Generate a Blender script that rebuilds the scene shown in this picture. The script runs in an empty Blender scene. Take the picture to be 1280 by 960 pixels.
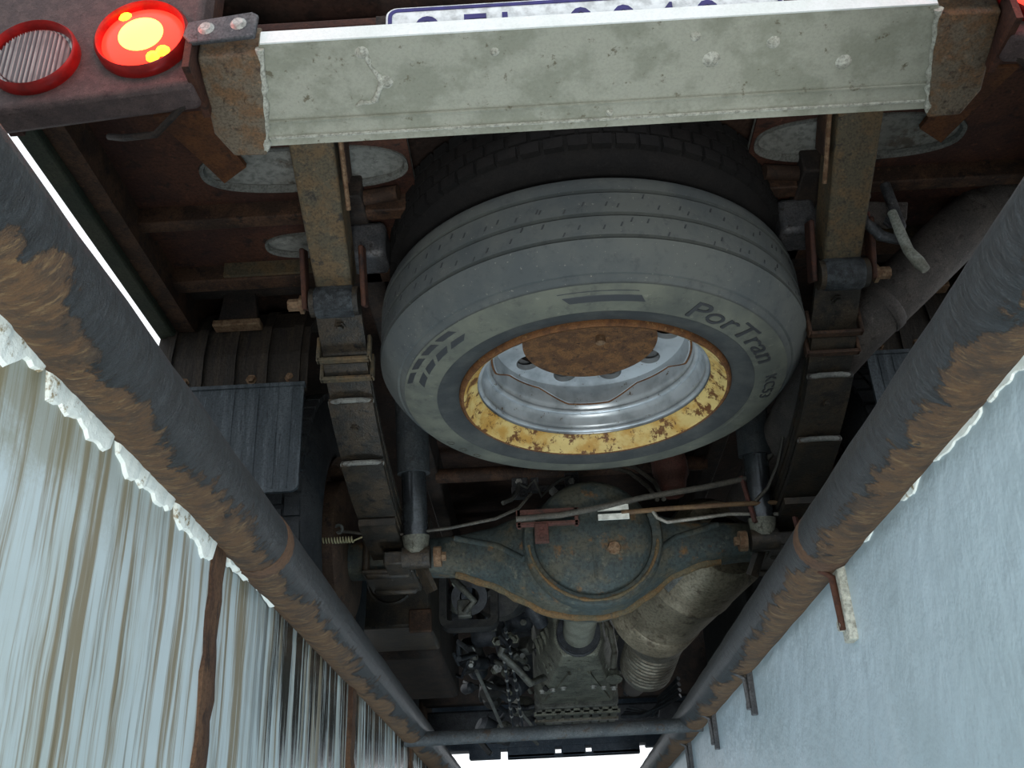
import bpy, math, random
from mathutils import Vector, Matrix
random.seed(7)
SC = bpy.context.scene
COL = SC.collection
PI = math.pi

# ------------------------------------------------------------------ camera, world, light, exposure
CAM_POS = Vector((0.0, 0.0, -0.365))
pitch, yaw, roll = math.radians(27.3), math.radians(1.0), math.radians(2.6)
fw = Vector((-math.sin(yaw)*math.cos(pitch), math.cos(yaw)*math.cos(pitch), math.sin(pitch)))
rt = Vector((math.cos(yaw), math.sin(yaw), 0)); up = rt.cross(fw)
R_ = rt*math.cos(roll) - up*math.sin(roll); U_ = up*math.cos(roll) + rt*math.sin(roll)
cd = bpy.data.cameras.new('camera'); cam = bpy.data.objects.new('camera', cd); COL.objects.link(cam)
cd.sensor_width = 36.0; cd.lens = 36.0*1250/1280; cd.clip_start = 0.02
m = Matrix((R_, U_, -fw)).transposed().to_4x4(); m.translation = CAM_POS
cam.matrix_world = m
SC.camera = cam

w = bpy.data.worlds.new('overcast_sky'); SC.world = w; w.use_nodes = True
bg = w.node_tree.nodes['Background']; bg.inputs[0].default_value = (0.92, 0.96, 1.0, 1); bg.inputs[1].default_value = 1.5

def area(name, loc, target, sx, sy, power, col):
    l = bpy.data.lights.new(name, 'AREA'); l.shape = 'RECTANGLE'; l.size = sx; l.size_y = sy
    l.energy = power; l.color = col
    o = bpy.data.objects.new(name, l); COL.objects.link(o); o.location = loc
    o.rotation_euler = (Vector(target)-Vector(loc)).to_track_quat('-Z', 'Y').to_euler()
    return o
# added fill lights low in the pit, unseen, brightening the truck's underside
area('pit_fill', (0.02, -0.35, -0.95), (0.10, 1.7, 0.5), 0.5, 0.3, 19, (1.0, 1.0, 0.96))
area('pit_fill', (0.02, 1.9, -1.45), (0.06, 2.6, 0.5), 0.4, 0.6, 14, (0.82, 0.93, 1.0))
SC.view_settings.view_transform = 'Standard'; SC.view_settings.look = 'None'
SC.view_settings.exposure = 0.0; SC.view_settings.gamma = 1.0; SC.view_settings.use_curve_mapping = False

# ------------------------------------------------------------------ materials
def lin(c):
    return tuple(((v/255)/12.92 if v/255 <= 0.04045 else ((v/255+0.055)/1.055)**2.4) for v in c) + (1,)
class NT:
    def __init__(s, name):
        s.m = bpy.data.materials.new(name); s.m.use_nodes = True; s.t = s.m.node_tree
        s.b = s.t.nodes['Principled BSDF']; s.tc = s.n('ShaderNodeTexCoord')
    def n(s, ty, **k):
        x = s.t.nodes.new(ty)
        for a, v in k.items(): setattr(x, a, v)
        return x
    def l(s, a, b): s.t.links.new(a, b)
    def noise(s, scale, detail=5, rough=0.6, stretch=(1,1,1), off=(0,0,0)):
        mp = s.n('ShaderNodeMapping'); mp.inputs['Scale'].default_value = stretch; mp.inputs['Location'].default_value = off
        s.l(s.tc.outputs['Object'], mp.inputs[0])
        x = s.n('ShaderNodeTexNoise'); x.inputs['Scale'].default_value = scale
        x.inputs['Detail'].default_value = detail; x.inputs['Roughness'].default_value = rough
        s.l(mp.outputs[0], x.inputs['Vector']); return x.outputs['Fac']
    def streak(s, sy, sz, off=(0,0,0), wob=0.02):
        d = s.n('ShaderNodeTexNoise'); d.inputs['Scale'].default_value = 5; d.inputs['Detail'].default_value = 2
        s.l(s.tc.outputs['Object'], d.inputs['Vector'])
        v = s.n('ShaderNodeVectorMath', operation='MULTIPLY_ADD'); v.inputs[1].default_value = (0,wob,0)
        s.l(d.outputs['Color'], v.inputs[0]); s.l(s.tc.outputs['Object'], v.inputs[2])
        mp = s.n('ShaderNodeMapping'); mp.inputs['Scale'].default_value = (1,sy,sz); mp.inputs['Location'].default_value = off
        s.l(v.outputs[0], mp.inputs[0])
        x = s.n('ShaderNodeTexNoise'); x.inputs['Scale'].default_value = 1; x.inputs['Detail'].default_value = 6; x.inputs['Roughness'].default_value = 0.68
        s.l(mp.outputs[0], x.inputs['Vector']); return x.outputs['Fac']
    def step(s, src, lo, hi):
        r = s.n('ShaderNodeMapRange'); r.interpolation_type = 'SMOOTHSTEP'
        r.inputs['From Min'].default_value = lo; r.inputs['From Max'].default_value = hi
        s.l(src, r.inputs['Value']); return r.outputs[0]
    def math(s, op, a, b=None):
        x = s.n('ShaderNodeMath', operation=op)
        for i, v in enumerate((a, b)):
            if v is None: continue
            if isinstance(v, (int, float)): x.inputs[i].default_value = v
            else: s.l(v, x.inputs[i])
        return x.outputs[0]
    def mix(s, fac, a, b):
        x = s.n('ShaderNodeMix', data_type='RGBA')
        if isinstance(fac, (int, float)): x.inputs[0].default_value = fac
        else: s.l(fac, x.inputs[0])
        for i, v in ((6, a), (7, b)):
            if isinstance(v, tuple): x.inputs[i].default_value = v
            else: s.l(v, x.inputs[i])
        return x.outputs[2]
    def bump(s, h, strength, dist=0.004):
        x = s.n('ShaderNodeBump'); x.inputs['Strength'].default_value = strength; x.inputs['Distance'].default_value = dist
        s.l(h, x.inputs['Height']); s.l(x.outputs[0], s.b.inputs['Normal'])
    def out(s, col, rough=0.7, metal=0.0, spec=0.3):
        if isinstance(col, tuple): s.b.inputs['Base Color'].default_value = col
        else: s.l(col, s.b.inputs['Base Color'])
        if isinstance(rough, (int, float)): s.b.inputs['Roughness'].default_value = rough
        else: s.l(rough, s.b.inputs['Roughness'])
        s.b.inputs['Metallic'].default_value = metal
        s.b.inputs['Specular IOR Level'].default_value = spec
        return s.m
MATS = {}
def grime(name, c1, c2, c3=None, s1=18, s2=45, lo=0.42, hi=0.6, lo3=0.55, hi3=0.66, rough=0.75, metal=0.0, bump=0.5, spec=0.3, st=(1,1,1), speck=0.55):
    t = NT(name); n1 = t.noise(s1, 6, 0.65, st); n2 = t.noise(s2, 6, 0.7, st, (3,1,7))
    c = t.mix(t.step(n1, lo, hi), lin(c1), lin(c2))
    if c3: c = t.mix(t.step(n2, lo3, hi3), c, lin(c3))
    fine = t.noise(s2*6, 3, 0.6)
    c = t.mix(t.math('MULTIPLY', t.step(fine, 0.42, 0.68), 0.9*speck), c, lin(tuple(int(v*0.45) for v in c1)))
    n3 = t.noise(s2*2.3, 5, 0.75, st, (5,2,9))
    c = t.mix(t.math('MULTIPLY', t.step(n3, 0.56, 0.72), speck), c, lin(tuple(min(255, int(v*1.45)) for v in c2)))
    t.bump(t.math('ADD', n2, t.math('MULTIPLY', fine, 0.4)), bump)
    MATS[name] = t.out(c, rough, metal, spec); return MATS[name]
def plain(name, c, rough=0.6, metal=0.0, spec=0.4):
    t = NT(name); n = t.noise(60, 4)
    cc = t.mix(t.step(n, 0.35, 0.7), lin(c), lin(tuple(int(v*0.8) for v in c)))
    MATS[name] = t.out(cc, rough, metal, spec); return MATS[name]
def emit(name, c, st):
    t = NT(name); t.out(lin(c), 0.3)
    t.b.inputs['Emission Color'].default_value = lin(c); t.b.inputs['Emission Strength'].default_value = st
    MATS[name] = t.m
grime('rust_dark', (54,40,32), (78,56,42), (34,28,26))
grime('rust_red', (58,36,30), (74,46,34), (38,28,26), s1=9, s2=30)
grime('rust_beam', (80,74,60), (94,78,56), (50,48,44), s1=22, s2=40)
grime('torn_rust', (98,62,36), (76,48,32), (60,40,30), s1=14, s2=40)
grime('joint_rust', (92,68,50), (70,50,38), (48,36,30), s1=20, s2=40, st=(1,2,0.6))
grime('rust_hub', (92,66,46), (120,86,54), (60,44,34), s1=40, s2=80, bump=0.9)
grime('spring_steel', (42,41,38), (62,54,44), (28,28,28), s1=20, s2=50, rough=0.45)
grime('axle_paint', (60,70,70), (78,78,68), (104,80,52), s1=14, s2=22, lo3=0.56, hi3=0.68, rough=0.65)
grime('axle_rust', (92,84,64), (108,84,54), (66,64,56), s1=16, s2=40)
grime('shaft_steel', (140,142,130), (120,122,110), None, s1=16, rough=0.45)
grime('black_oily', (34,36,38), (52,52,50), (24,25,27), rough=0.5, s1=20, s2=60)
grime('grease', (42,46,50), (70,76,80), (28,30,32), s1=60, s2=120, rough=0.3, bump=1.0)
grime('engine_dark', (40,44,50), (58,62,66), (28,30,34), rough=0.5, s1=20)
grime('engine_grey', (96,98,92), (70,72,70), (52,52,48), rough=0.5, metal=0.2, s1=20)
grime('cast_alloy', (122,124,112), (92,94,86), (60,58,50), rough=0.55, metal=0.2, s1=15, s2=40)
grime('galvanised', (112,114,110), (92,94,92), (74,72,68), rough=0.6, s1=12)
grime('floor_board', (128,130,126), (108,110,106), (86,80,72), rough=0.8, s1=6, s2=14)
grime('underbody', (44,34,30), (60,44,36), (32,27,25), rough=0.85, s1=6, s2=20)
grime('green_edge', (44,52,42), (56,60,48), None, s1=8)
grime('body_and_lit_white', (232,236,236), (222,228,226), None, rough=0.5, s1=8, speck=0.08)
grime('bar_alloy', (158,160,148), (138,141,128), (104,100,84), s1=14, s2=42, lo3=0.60, hi3=0.68, rough=0.6, metal=0.0, bump=0.25, speck=0.14)
grime('oxide_white', (186,188,178), (160,161,150), None, rough=0.9, s1=60)
grime('bracket_rust', (108,98,84), (112,86,62), (72,60,50), s1=24, s2=50, lo3=0.55, hi3=0.66)
grime('steel_plate', (72,74,78), (92,92,94), (58,54,54), rough=0.5, metal=0.3)
grime('bolt_zinc', (180,182,178), (150,150,146), None, rough=0.45, metal=0.3, s1=60)
grime('bolt_rust', (124,102,80), (98,74,54), None, s1=80, rough=0.8)
grime('lamp_panel', (78,66,66), (92,78,76), (64,52,52), s1=60, s2=160, rough=0.65)
grime('mud_guard', (46,42,38), (62,54,46), (36,34,34), s1=10, s2=30, st=(3,1,0.4), rough=0.7)
grime('rubber_flap', (62,70,76), (84,92,98), (52,58,64), s1=14, s2=40, st=(3,1,0.3), rough=0.55, bump=0.1)
grime('tyre_wheel', (44,48,52), (58,60,62), (36,38,40), s1=12, s2=60, rough=0.8, bump=0.2)
grime('tyre_dark', (22,22,23), (28,27,27), None, rough=0.9, bump=0.2)
grime('wheel_rust', (74,58,48), (88,70,56), (54,46,42))
grime('muffler', (142,134,116), (118,110,94), (92,82,68), s1=10, s2=24, rough=0.5, metal=0.35, bump=0.3)
grime('bellows', (124,122,112), (96,92,82), (72,64,54), rough=0.35, metal=0.5)
grime('exhaust_pipe', (72,68,66), (88,82,78), (58,52,50), s1=14, s2=70, rough=0.65)
grime('shock_black', (48,54,58), (62,66,68), (40,42,44), rough=0.5)
grime('shock_tube', (72,78,82), (56,60,64), None, rough=0.25, metal=0.6, bump=0.1)
grime('cable', (66,65,61), (82,79,72), None, rough=0.6)
grime('pale_wire', (138,136,128), (110,108,100), None, rough=0.5)
grime('brown_pipe', (110,88,62), (92,72,54), None, rough=0.6)
grime('red_primer', (92,58,52), (78,54,48), (60,46,42))
grime('chassis_black', (40,36,34), (56,46,40), (30,28,28), rough=0.8)
grime('front_bumper', (74,86,100), (90,100,112), None, rough=0.6)
grime('hook_bar', (150,154,146), (110,110,100), None, rough=0.5)
grime('concrete', (120,120,116), (104,104,100), (90,88,84), s1=5, s2=30, rough=0.9)
grime('asphalt', (150,150,146), (134,134,130), None, s1=5, rough=0.95)
grime('cross_tube', (58,64,68), (74,78,80), (66,56,48), s1=20, rough=0.6)
plain('white_label', (226,230,222)); plain('plate_white', (232,238,240), 0.4); plain('plate_blue', (38,32,110), 0.4)
plain('orange', (206,128,72)); plain('rim_red', (150,24,22), 0.35); plain('spring_zinc', (196,190,150), 0.4)
emit('brake_red', (255,58,40), 1.45); emit('brake_hot', (255,196,50), 2.4); emit('brake_core', (255,226,96), 2.2)

def m_tyre():
    t = NT('tyre_spare'); n1 = t.noise(7, 6, 0.6); n2 = t.noise(60, 5, 0.7); n3 = t.noise(160, 3, 0.7)
    c = t.mix(t.step(n1, 0.35, 0.65), lin((72,78,80)), lin((88,92,90)))
    c = t.mix(t.math('MULTIPLY', t.step(n2, 0.5, 0.75), 0.55), c, lin((56,60,64)))
    c = t.mix(t.math('MULTIPLY', t.step(n3, 0.66, 0.72), 0.5), c, lin((150,150,140)))
    t.bump(n2, 0.15); MATS['tyre_spare'] = t.out(c, 0.75, 0, 0.3)
    t = NT('tyre_ring'); n1 = t.noise(11, 6, 0.7); n2 = t.noise(80, 4)
    c = t.mix(t.step(n1, 0.4, 0.65), lin((56,60,62)), lin((72,75,74))); t.bump(n2, 0.2); MATS['tyre_ring'] = t.out(c, 0.7, 0, 0.3)
    t = NT('tyre_dust'); n1 = t.noise(9, 6, 0.6)
    c = t.mix(t.step(n1, 0.35, 0.65), lin((104,107,97)), lin((84,88,83))); n2 = t.noise(90, 4)
    n4 = t.noise(34, 6, 0.75); c = t.mix(t.math('MULTIPLY', t.step(n4, 0.5, 0.7), 0.5), c, lin((64,67,66)))
    c = t.mix(t.math('MULTIPLY', t.step(n2, 0.62, 0.74), 0.4), c, lin((132,133,120)))
    t.bump(n2, 0.15); MATS['tyre_dust'] = t.out(c, 0.8, 0, 0.3)
    t = NT('tyre_black'); t.out(lin((50,53,56)), 0.6, 0, 0.4); MATS['tyre_black'] = t.m
m_tyre()
def m_rim():
    t = NT('rim_silver'); n = t.noise(55, 5, 0.75); n2 = t.noise(14, 4)
    c = t.mix(t.step(n2, 0.4, 0.65), lin((184,192,198)), lin((150,158,164)))
    c = t.mix(t.step(n, 0.63, 0.68), c, lin((92,74,48)))
    MATS['rim_silver'] = t.out(c, 0.32, 0.35, 0.5)
    t = NT('rim_yellow'); n = t.noise(38, 6, 0.75); n2 = t.noise(20, 5)
    c = t.mix(t.step(n2, 0.4, 0.62), lin((208,186,122)), lin((186,146,74)))
    c = t.mix(t.step(n, 0.52, 0.59), c, lin((104,68,38))); t.bump(n, 0.5)
    MATS['rim_yellow'] = t.out(c, 0.6, 0, 0.4)
    grime('rim_rust', (116,78,46), (90,60,38), (140,108,70), s1=50, s2=90)
m_rim()
def m_pipe(name, sx):
    # black paint, rust along the flank next to the wall; pipe axis is local y
    t = NT(name); sep = t.n('ShaderNodeSeparateXYZ'); t.l(t.tc.outputs['Object'], sep.inputs[0])
    side = t.math('ADD', t.math('MULTIPLY', sep.outputs[0], sx*17), t.math('MULTIPLY', sep.outputs[2], -19))
    n1 = t.noise(9, 6, 0.7); n2 = t.noise(30, 7, 0.8, (1,2.2,1)); n3 = t.noise(70, 5, 0.75, (0.6,2.5,0.6))
    v = t.math('ADD', side, t.math('ADD', t.math('MULTIPLY', t.math('SUBTRACT', n1, 0.5), 3.2), t.math('MULTIPLY', t.math('SUBTRACT', n2, 0.5), 1.6)))
    mask = t.step(v, 0.10, 0.24)
    rust = t.mix(t.step(n2, 0.4, 0.62), lin((104,77,50)), lin((70,55,42)))
    rust = t.mix(t.step(n3, 0.52, 0.66), rust, lin((128,104,72)))
    rust = t.mix(t.math('MULTIPLY', t.step(t.noise(16, 6, 0.75, (1,1.6,1), (4,4,4)), 0.52, 0.66), 0.8), rust, lin((58,48,40)))
    black = t.mix(t.step(n3, 0.4, 0.66), lin((24,30,34)), lin((48,55,60)))
    t.bump(t.math('ADD', t.math('MULTIPLY', mask, 0.8), t.math('ADD', n2, t.math('MULTIPLY', n3, 0.5))), 1.0, 0.010)
    MATS[name] = t.out(t.mix(mask, black, rust), t.math('ADD', 0.38, t.math('MULTIPLY', mask, 0.45)), 0, 0.5)
m_pipe('pipe_left_paint', -1); m_pipe('pipe_right_paint', 1)
def m_wall_left():
    t = NT('wall_streaked'); sep = t.n('ShaderNodeSeparateXYZ'); t.l(t.tc.outputs['Object'], sep.inputs[0])
    y, z = sep.outputs[1], sep.outputs[2]
    n0 = t.noise(3, 4); base = t.mix(t.step(n0, 0.35, 0.7), lin((190,204,208)), lin((170,184,186)))
    s1 = t.streak(48, 1.7); s2 = t.streak(85, 3.0, (0,5,2)); s3 = t.streak(13, 0.9, (0,9,4))
    blot = t.noise(14, 6, 0.75)
    top = t.step(z, -0.75, -0.02)                     # run-off streaks start under the plaster lip
    c = t.mix(t.math('MULTIPLY', t.step(s3, 0.5, 0.72), 0.22), base, lin((164,164,138)))
    c = t.mix(t.math('MULTIPLY', t.step(t.math('ADD', s1, t.math('MULTIPLY', top, 0.12)), 0.58, 0.72), 0.85), c, lin((122,106,72)))
    c = t.mix(t.math('MULTIPLY', t.step(t.math('ADD', s2, t.math('MULTIPLY', top, 0.06)), 0.60, 0.72), 0.6), c, lin((98,90,66)))
    # mouldy patch near the top of the nearest sheet
    near = t.math('MULTIPLY', t.step(t.math('ADD', z, t.math('MULTIPLY', blot, 0.22)), 0.0, 0.06), t.step(t.math('MULTIPLY', y, -1), -0.95, -0.5))
    c = t.mix(t.math('MULTIPLY', near, 0.6), c, lin((122,116,84)))
    # black wet runs on the farther sheets
    far = t.step(y, 1.12, 1.32)
    runs = t.math('MULTIPLY', far, t.step(t.math('ADD', t.streak(42, 1.6, (0,2,8), 0.012), t.math('MULTIPLY', t.step(z, -0.40, -0.05), 0.20)), 0.62, 0.72))
    c = t.mix(runs, c, lin((34,36,34)))
    t.bump(t.math('ADD', s2, blot), 0.12)
    MATS['wall_streaked'] = t.out(c, t.math('SUBTRACT', 0.5, t.math('MULTIPLY', runs, 0.3)), 0, 0.5)
    t = NT('wall_painted'); n0 = t.noise(3, 5); n1 = t.noise(1, 4, 0.6, (1,9,3)); n2 = t.noise(22, 4, 0.6)
    c = t.mix(t.step(n0, 0.35, 0.7), lin((178,196,206)), lin((164,182,190)))
    c = t.mix(t.math('MULTIPLY', t.step(n1, 0.60, 0.8), 0.35), c, lin((200,214,220)))
    c = t.mix(t.math('MULTIPLY', t.step(n2, 0.72, 0.75), 0.6), c, lin((130,144,150)))
    t.bump(t.math('ADD', n1, n2), 0.30, 0.012)
    MATS['wall_painted'] = t.out(c, 0.38, 0, 0.5)
    t = NT('plaster'); n = t.noise(40, 6, 0.7); c = t.mix(t.step(n, 0.56, 0.66), lin((224,230,226)), lin((134,118,84)))
    t.bump(n, 0.6); MATS['plaster'] = t.out(c, 0.8, 0, 0.2)
m_wall_left()
def m_lens():
    t = NT('clear_lens'); sep = t.n('ShaderNodeSeparateXYZ'); t.l(t.tc.outputs['Object'], sep.inputs[0])
    sn = t.math('SINE', t.math('MULTIPLY', sep.outputs[0], 900.0)); n = t.noise(30, 4)
    c = t.mix(t.step(sn, -0.6, 0.7), lin((196,200,198)), lin((112,114,118))); c = t.mix(t.math('MULTIPLY', t.step(n, 0.45, 0.65), 0.4), c, lin((132,134,136)))
    MATS['clear_lens'] = t.out(c, 0.2, 0.0, 0.8)
m_lens()

# ------------------------------------------------------------------ mesh helpers
class MB:
    def __init__(s): s.v = []; s.f = []
    def add(s, vs, fs):
        o = len(s.v); s.v += [tuple(p) for p in vs]; s.f += [tuple(o+i for i in f) for f in fs]; return s
    def hexa(s, p):          # 4 bottom (ccw seen from above), 4 top
        return s.add(p, [(3,2,1,0),(4,5,6,7),(0,1,5,4),(1,2,6,5),(2,3,7,6),(3,0,4,7)])
    def box(s, x0, x1, y0, y1, z0, z1):
        return s.hexa([(x0,y0,z0),(x1,y0,z0),(x1,y1,z0),(x0,y1,z0),(x0,y0,z1),(x1,y0,z1),(x1,y1,z1),(x0,y1,z1)])
    def beam(s, a, b, wx, h, upv=(0,0,1), wx2=None, h2=None):   # rectangular bar from a to b
        a, b = Vector(a), Vector(b); d = (b-a).normalized(); u = Vector(upv); r = d.cross(u)
        if r.length < 1e-4: r = d.cross(Vector((0,1,0)))
        r.normalize(); u = r.cross(d)
        wx2 = wx if wx2 is None else wx2; h2 = h if h2 is None else h2
        P = []
        for q, ww, hh in ((a, wx, h), (b, wx2, h2)):
            P += [q-r*ww/2-u*hh/2, q+r*ww/2-u*hh/2, q+r*ww/2+u*hh/2, q-r*ww/2+u*hh/2]
        return s.add(P, [(0,1,2,3),(7,6,5,4),(4,5,1,0),(5,6,2,1),(6,7,3,2),(7,4,0,3)])
    def tube(s, pts, r, seg=12, caps=True):
        pts = [Vector(p) for p in pts]; n = len(pts); rr = r if isinstance(r, (list, tuple)) else [r]*n
        T = [(pts[min(i+1,n-1)]-pts[max(i-1,0)]).normalized() for i in range(n)]
        ref = Vector((0,0,1)) if abs(T[0].z) < 0.9 else Vector((1,0,0))
        nx = T[0].cross(ref).normalized(); vs = []
        for i in range(n):
            nx = (nx - T[i]*nx.dot(T[i])).normalized(); ny = T[i].cross(nx)
            for k in range(seg):
                a = 2*PI*k/seg; vs.append(pts[i]+(nx*math.cos(a)+ny*math.sin(a))*rr[i])
        fs = [(i*seg+k, i*seg+(k+1)%seg, (i+1)*seg+(k+1)%seg, (i+1)*seg+k) for i in range(n-1) for k in range(seg)]
        if caps: fs += [tuple(reversed(range(seg))), tuple((n-1)*seg+k for k in range(seg))]
        return s.add(vs, fs)
    def lathe(s, prof, c, axis=(0,0,1), seg=64, closed=False, a0=0, a1=2*PI, ref=None):   # prof (r, h)
        c = Vector(c); ax = Vector(axis).normalized()
        rf = Vector(ref) if ref else (Vector((1,0,0)) if abs(ax.x) < 0.9 else Vector((0,1,0)))
        ex = (rf-ax*rf.dot(ax)).normalized(); ey = ax.cross(ex); full = abs(a1-a0-2*PI) < 1e-6
        cnt = seg if full else seg+1; m = len(prof); vs = []
        for k in range(cnt):
            a = a0+(a1-a0)*k/seg; d = ex*math.cos(a)+ey*math.sin(a)
            for r, h in prof: vs.append(c+d*r+ax*h)
        fs = []
        for k in range(seg):
            k2 = (k+1) % cnt
            for j in range(m if closed else m-1):
                j2 = (j+1) % m; fs.append((k*m+j, k2*m+j, k2*m+j2, k*m+j2))
        return s.add(vs, fs)
    def prism(s, poly, t0, t1, axis='x'):     # polygon extruded; axis x: (y,z), y: (x,z), z: (x,y)
        def P(a, b, t): return (t,a,b) if axis == 'x' else (a,t,b) if axis == 'y' else (a,b,t)
        n = len(poly); vs = [P(a,b,t0) for a,b in poly]+[P(a,b,t1) for a,b in poly]
        return s.add(vs, [tuple(range(n)), tuple(reversed(range(n,2*n)))]+[((i+1)%n, i, n+i, n+(i+1)%n) for i in range(n)])
    def strip(s, prof, t, x0, x1, axis='x'):  # open polyline with thickness, extruded along an axis
        out = []
        for i, (a, b) in enumerate(prof):
            p, q = prof[max(i-1,0)], prof[min(i+1,len(prof)-1)]
            dx, dy = q[0]-p[0], q[1]-p[1]; L = math.hypot(dx, dy); out.append((a-dy/L*t, b+dx/L*t))
        n = len(prof)
        for i in range(n-1):
            s.prism([prof[i], prof[i+1], out[i+1], out[i]], x0, x1, axis)
        return s
    def build(s, name, mat, parent=None, org=None, smooth=40, bevel=0, fix=True):
        me = bpy.data.meshes.new(name)
        o_ = Vector(org) if org else Vector((0,0,0))
        me.from_pydata([tuple(Vector(p)-o_) for p in s.v], [], s.f)
        if fix:
            import bmesh
            bm = bmesh.new(); bm.from_mesh(me); bmesh.ops.recalc_face_normals(bm, faces=bm.faces); bm.to_mesh(me); bm.free()
        me.materials.append(MATS[mat]); me.update()
        if smooth:
            for p in me.polygons: p.use_smooth = True
            me.set_sharp_from_angle(angle=math.radians(smooth))
        o = bpy.data.objects.new(name, me); COL.objects.link(o)
        if parent: o.parent = parent
        elif org: o.location = o_
        if bevel:
            b = o.modifiers.new('bevel', 'BEVEL'); b.width = bevel; b.segments = 2; b.limit_method = 'ANGLE'; b.angle_limit = math.radians(50)
        return o
def tag(o, label=None, cat=None, group=None, kind=None):
    if label: o['label'] = label
    if cat: o['category'] = cat
    if group: o['group'] = group
    if kind: o['kind'] = kind
    return o
def empty(name, loc):
    o = bpy.data.objects.new(name, None); COL.objects.link(o); o.location = loc; o.empty_display_size = 0.1; return o
def text_mesh(s, size, extrude, font_shear=0.0):
    cu = bpy.data.curves.new('lettering', 'FONT'); cu.body = s; cu.size = size; cu.extrude = extrude; cu.shear = font_shear
    cu.resolution_u = 4
    ob = bpy.data.objects.new('lettering', cu); COL.objects.link(ob)
    dg = bpy.context.evaluated_depsgraph_get(); ev = ob.evaluated_get(dg); me = ev.to_mesh()
    vs = [v.co.copy() for v in me.vertices]; fs = [tuple(p.vertices) for p in me.polygons]
    ev.to_mesh_clear(); bpy.data.objects.remove(ob); bpy.data.curves.remove(cu)
    return vs, fs

# ------------------------------------------------------------------ the pit
WL, WR, PB = -0.335, 0.370, -1.75
def structure(o): o['kind'] = 'structure'; return o
structure(MB().box(-0.7, 0.7, -1.6, 8.2, PB-0.1, PB).build('floor', 'concrete'))
structure(MB().box(-9, WL-0.03, -6, 14, -0.14, 0.0).build('floor', 'asphalt'))
structure(MB().box(WR+0.03, 9, -6, 14, -0.14, 0.0).build('floor', 'asphalt'))
wl = structure(MB().box(WL-0.16, WL-0.012, -1.6, 8, PB, -0.14).build('wall_left', 'concrete'))
wr = structure(MB().box(WR+0.004, WR+0.16, -1.6, 8, PB, -0.14).build('wall_right', 'concrete'))
structure(MB().box(WL-0.16, WR+0.16, -1.75, -1.6, PB, 0.0).build('wall_back', 'concrete'))
structure(MB().box(WL-0.16, WR+0.16, 8.0, 8.15, PB, 0.0).build('wall_front', 'concrete'))
Z_TOP = -0.016
seams = [1.005, 1.80, 2.6]
ys = [-1.6] + seams + [8.0]
for i in range(4):
    off = (0.0, -0.006, -0.003, -0.005)[i]
    MB().box(WL-0.034, WL+off, ys[i]+(0.014 if i else 0), ys[i+1]-(0.014 if i < 3 else 0), PB, Z_TOP).build('wall_panel', 'wall_streaked', wl, bevel=0.002)
for y in seams:
    b = MB(); n = 70; rr = random.Random(int(y*100))
    for k in range(n+1):                             # rusted joint strip with a ragged edge
        z = Z_TOP-(Z_TOP-PB)*0.8*k/n; tp = 1.0 if k < 22 else max(0.35, 1.0-(k-22)/40)
        wa = 0.020*tp*rr.uniform(0.75, 1.15); wb = 0.020*tp*rr.uniform(0.75, 1.15); xo = WL+0.0015+rr.uniform(0, 0.003)
        b.v += [(WL-0.03,y-wa,z), (xo,y-wa,z), (xo+0.002,y,z), (xo,y+wb,z), (WL-0.03,y+wb,z)]
    for k in range(n):
        for j in range(4): b.f.append((k*5+j, k*5+j+1, k*5+6+j, k*5+5+j))
    b.build('joint_strip', 'joint_rust', wl, smooth=50)
MB().box(WR, WR+0.03, -1.6, 8, PB, Z_TOP).build('wall_panel', 'wall_painted', wr, bevel=0.002)

def plaster(name, xw, sgn, spans, seed):
    r = random.Random(seed); b = MB()
    for (ya, yb, ha, hb, th) in spans:
        n = max(6, int((yb-ya)/0.006)); top = []; prev = None
        ph = r.uniform(0, 6)
        for k in range(n+1):
            f = k/n; y = ya+(yb-ya)*f; h = ha+(hb-ha)*f
            h *= 1+0.15*math.sin(y*75+ph)+0.07*math.sin(y*190+2*ph)+r.uniform(-0.05, 0.05)
            if k in (0, n): h *= 0.5
            t = th*r.uniform(0.85, 1.1); zt = -0.008+0.004*math.sin(y*45)
            row = [(xw-sgn*0.004, y, zt), (xw+sgn*t*0.9, y, zt), (xw+sgn*t, y, zt-h*0.45), (xw+sgn*t*0.5, y, zt-h*0.9), (xw-sgn*0.004, y, zt-h)]
            top.append(row)
        for k in range(n):
            A, B = top[k], top[k+1]; o = len(b.v); b.v += A+B
            for j in range(4): b.f.append((o+j, o+j+1, o+6+j, o+5+j))
        b.f.append(tuple(range(len(b.v)-5, len(b.v))))
        o0 = len(b.v)-5*(n+1); b.f.append((o0+4, o0+3, o0+2, o0+1, o0))
    return structure(b.build(name, 'plaster', smooth=35))
plaster('trim_1', WL, 1, [(0.30,0.50,0.034,0.038,0.006), (0.503,0.60,0.04,0.03,0.007), (0.603,0.72,0.034,0.030,0.006), (0.724,0.86,0.034,0.028,0.007), (0.864,0.985,0.034,0.034,0.007), (1.035,1.16,0.018,0.013,0.005), (1.163,1.42,0.014,0.006,0.004)], 3)
plaster('trim_2', WR, -1, [(0.35,0.74,0.024,0.020,0.004), (0.745,1.0,0.020,0.015,0.004), (1.005,1.15,0.014,0.01,0.004), (1.22,1.36,0.008,0.011,0.004), (1.42,1.6,0.009,0.005,0.003), (1.66,1.8,0.007,0.005,0.003)], 5)

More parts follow.
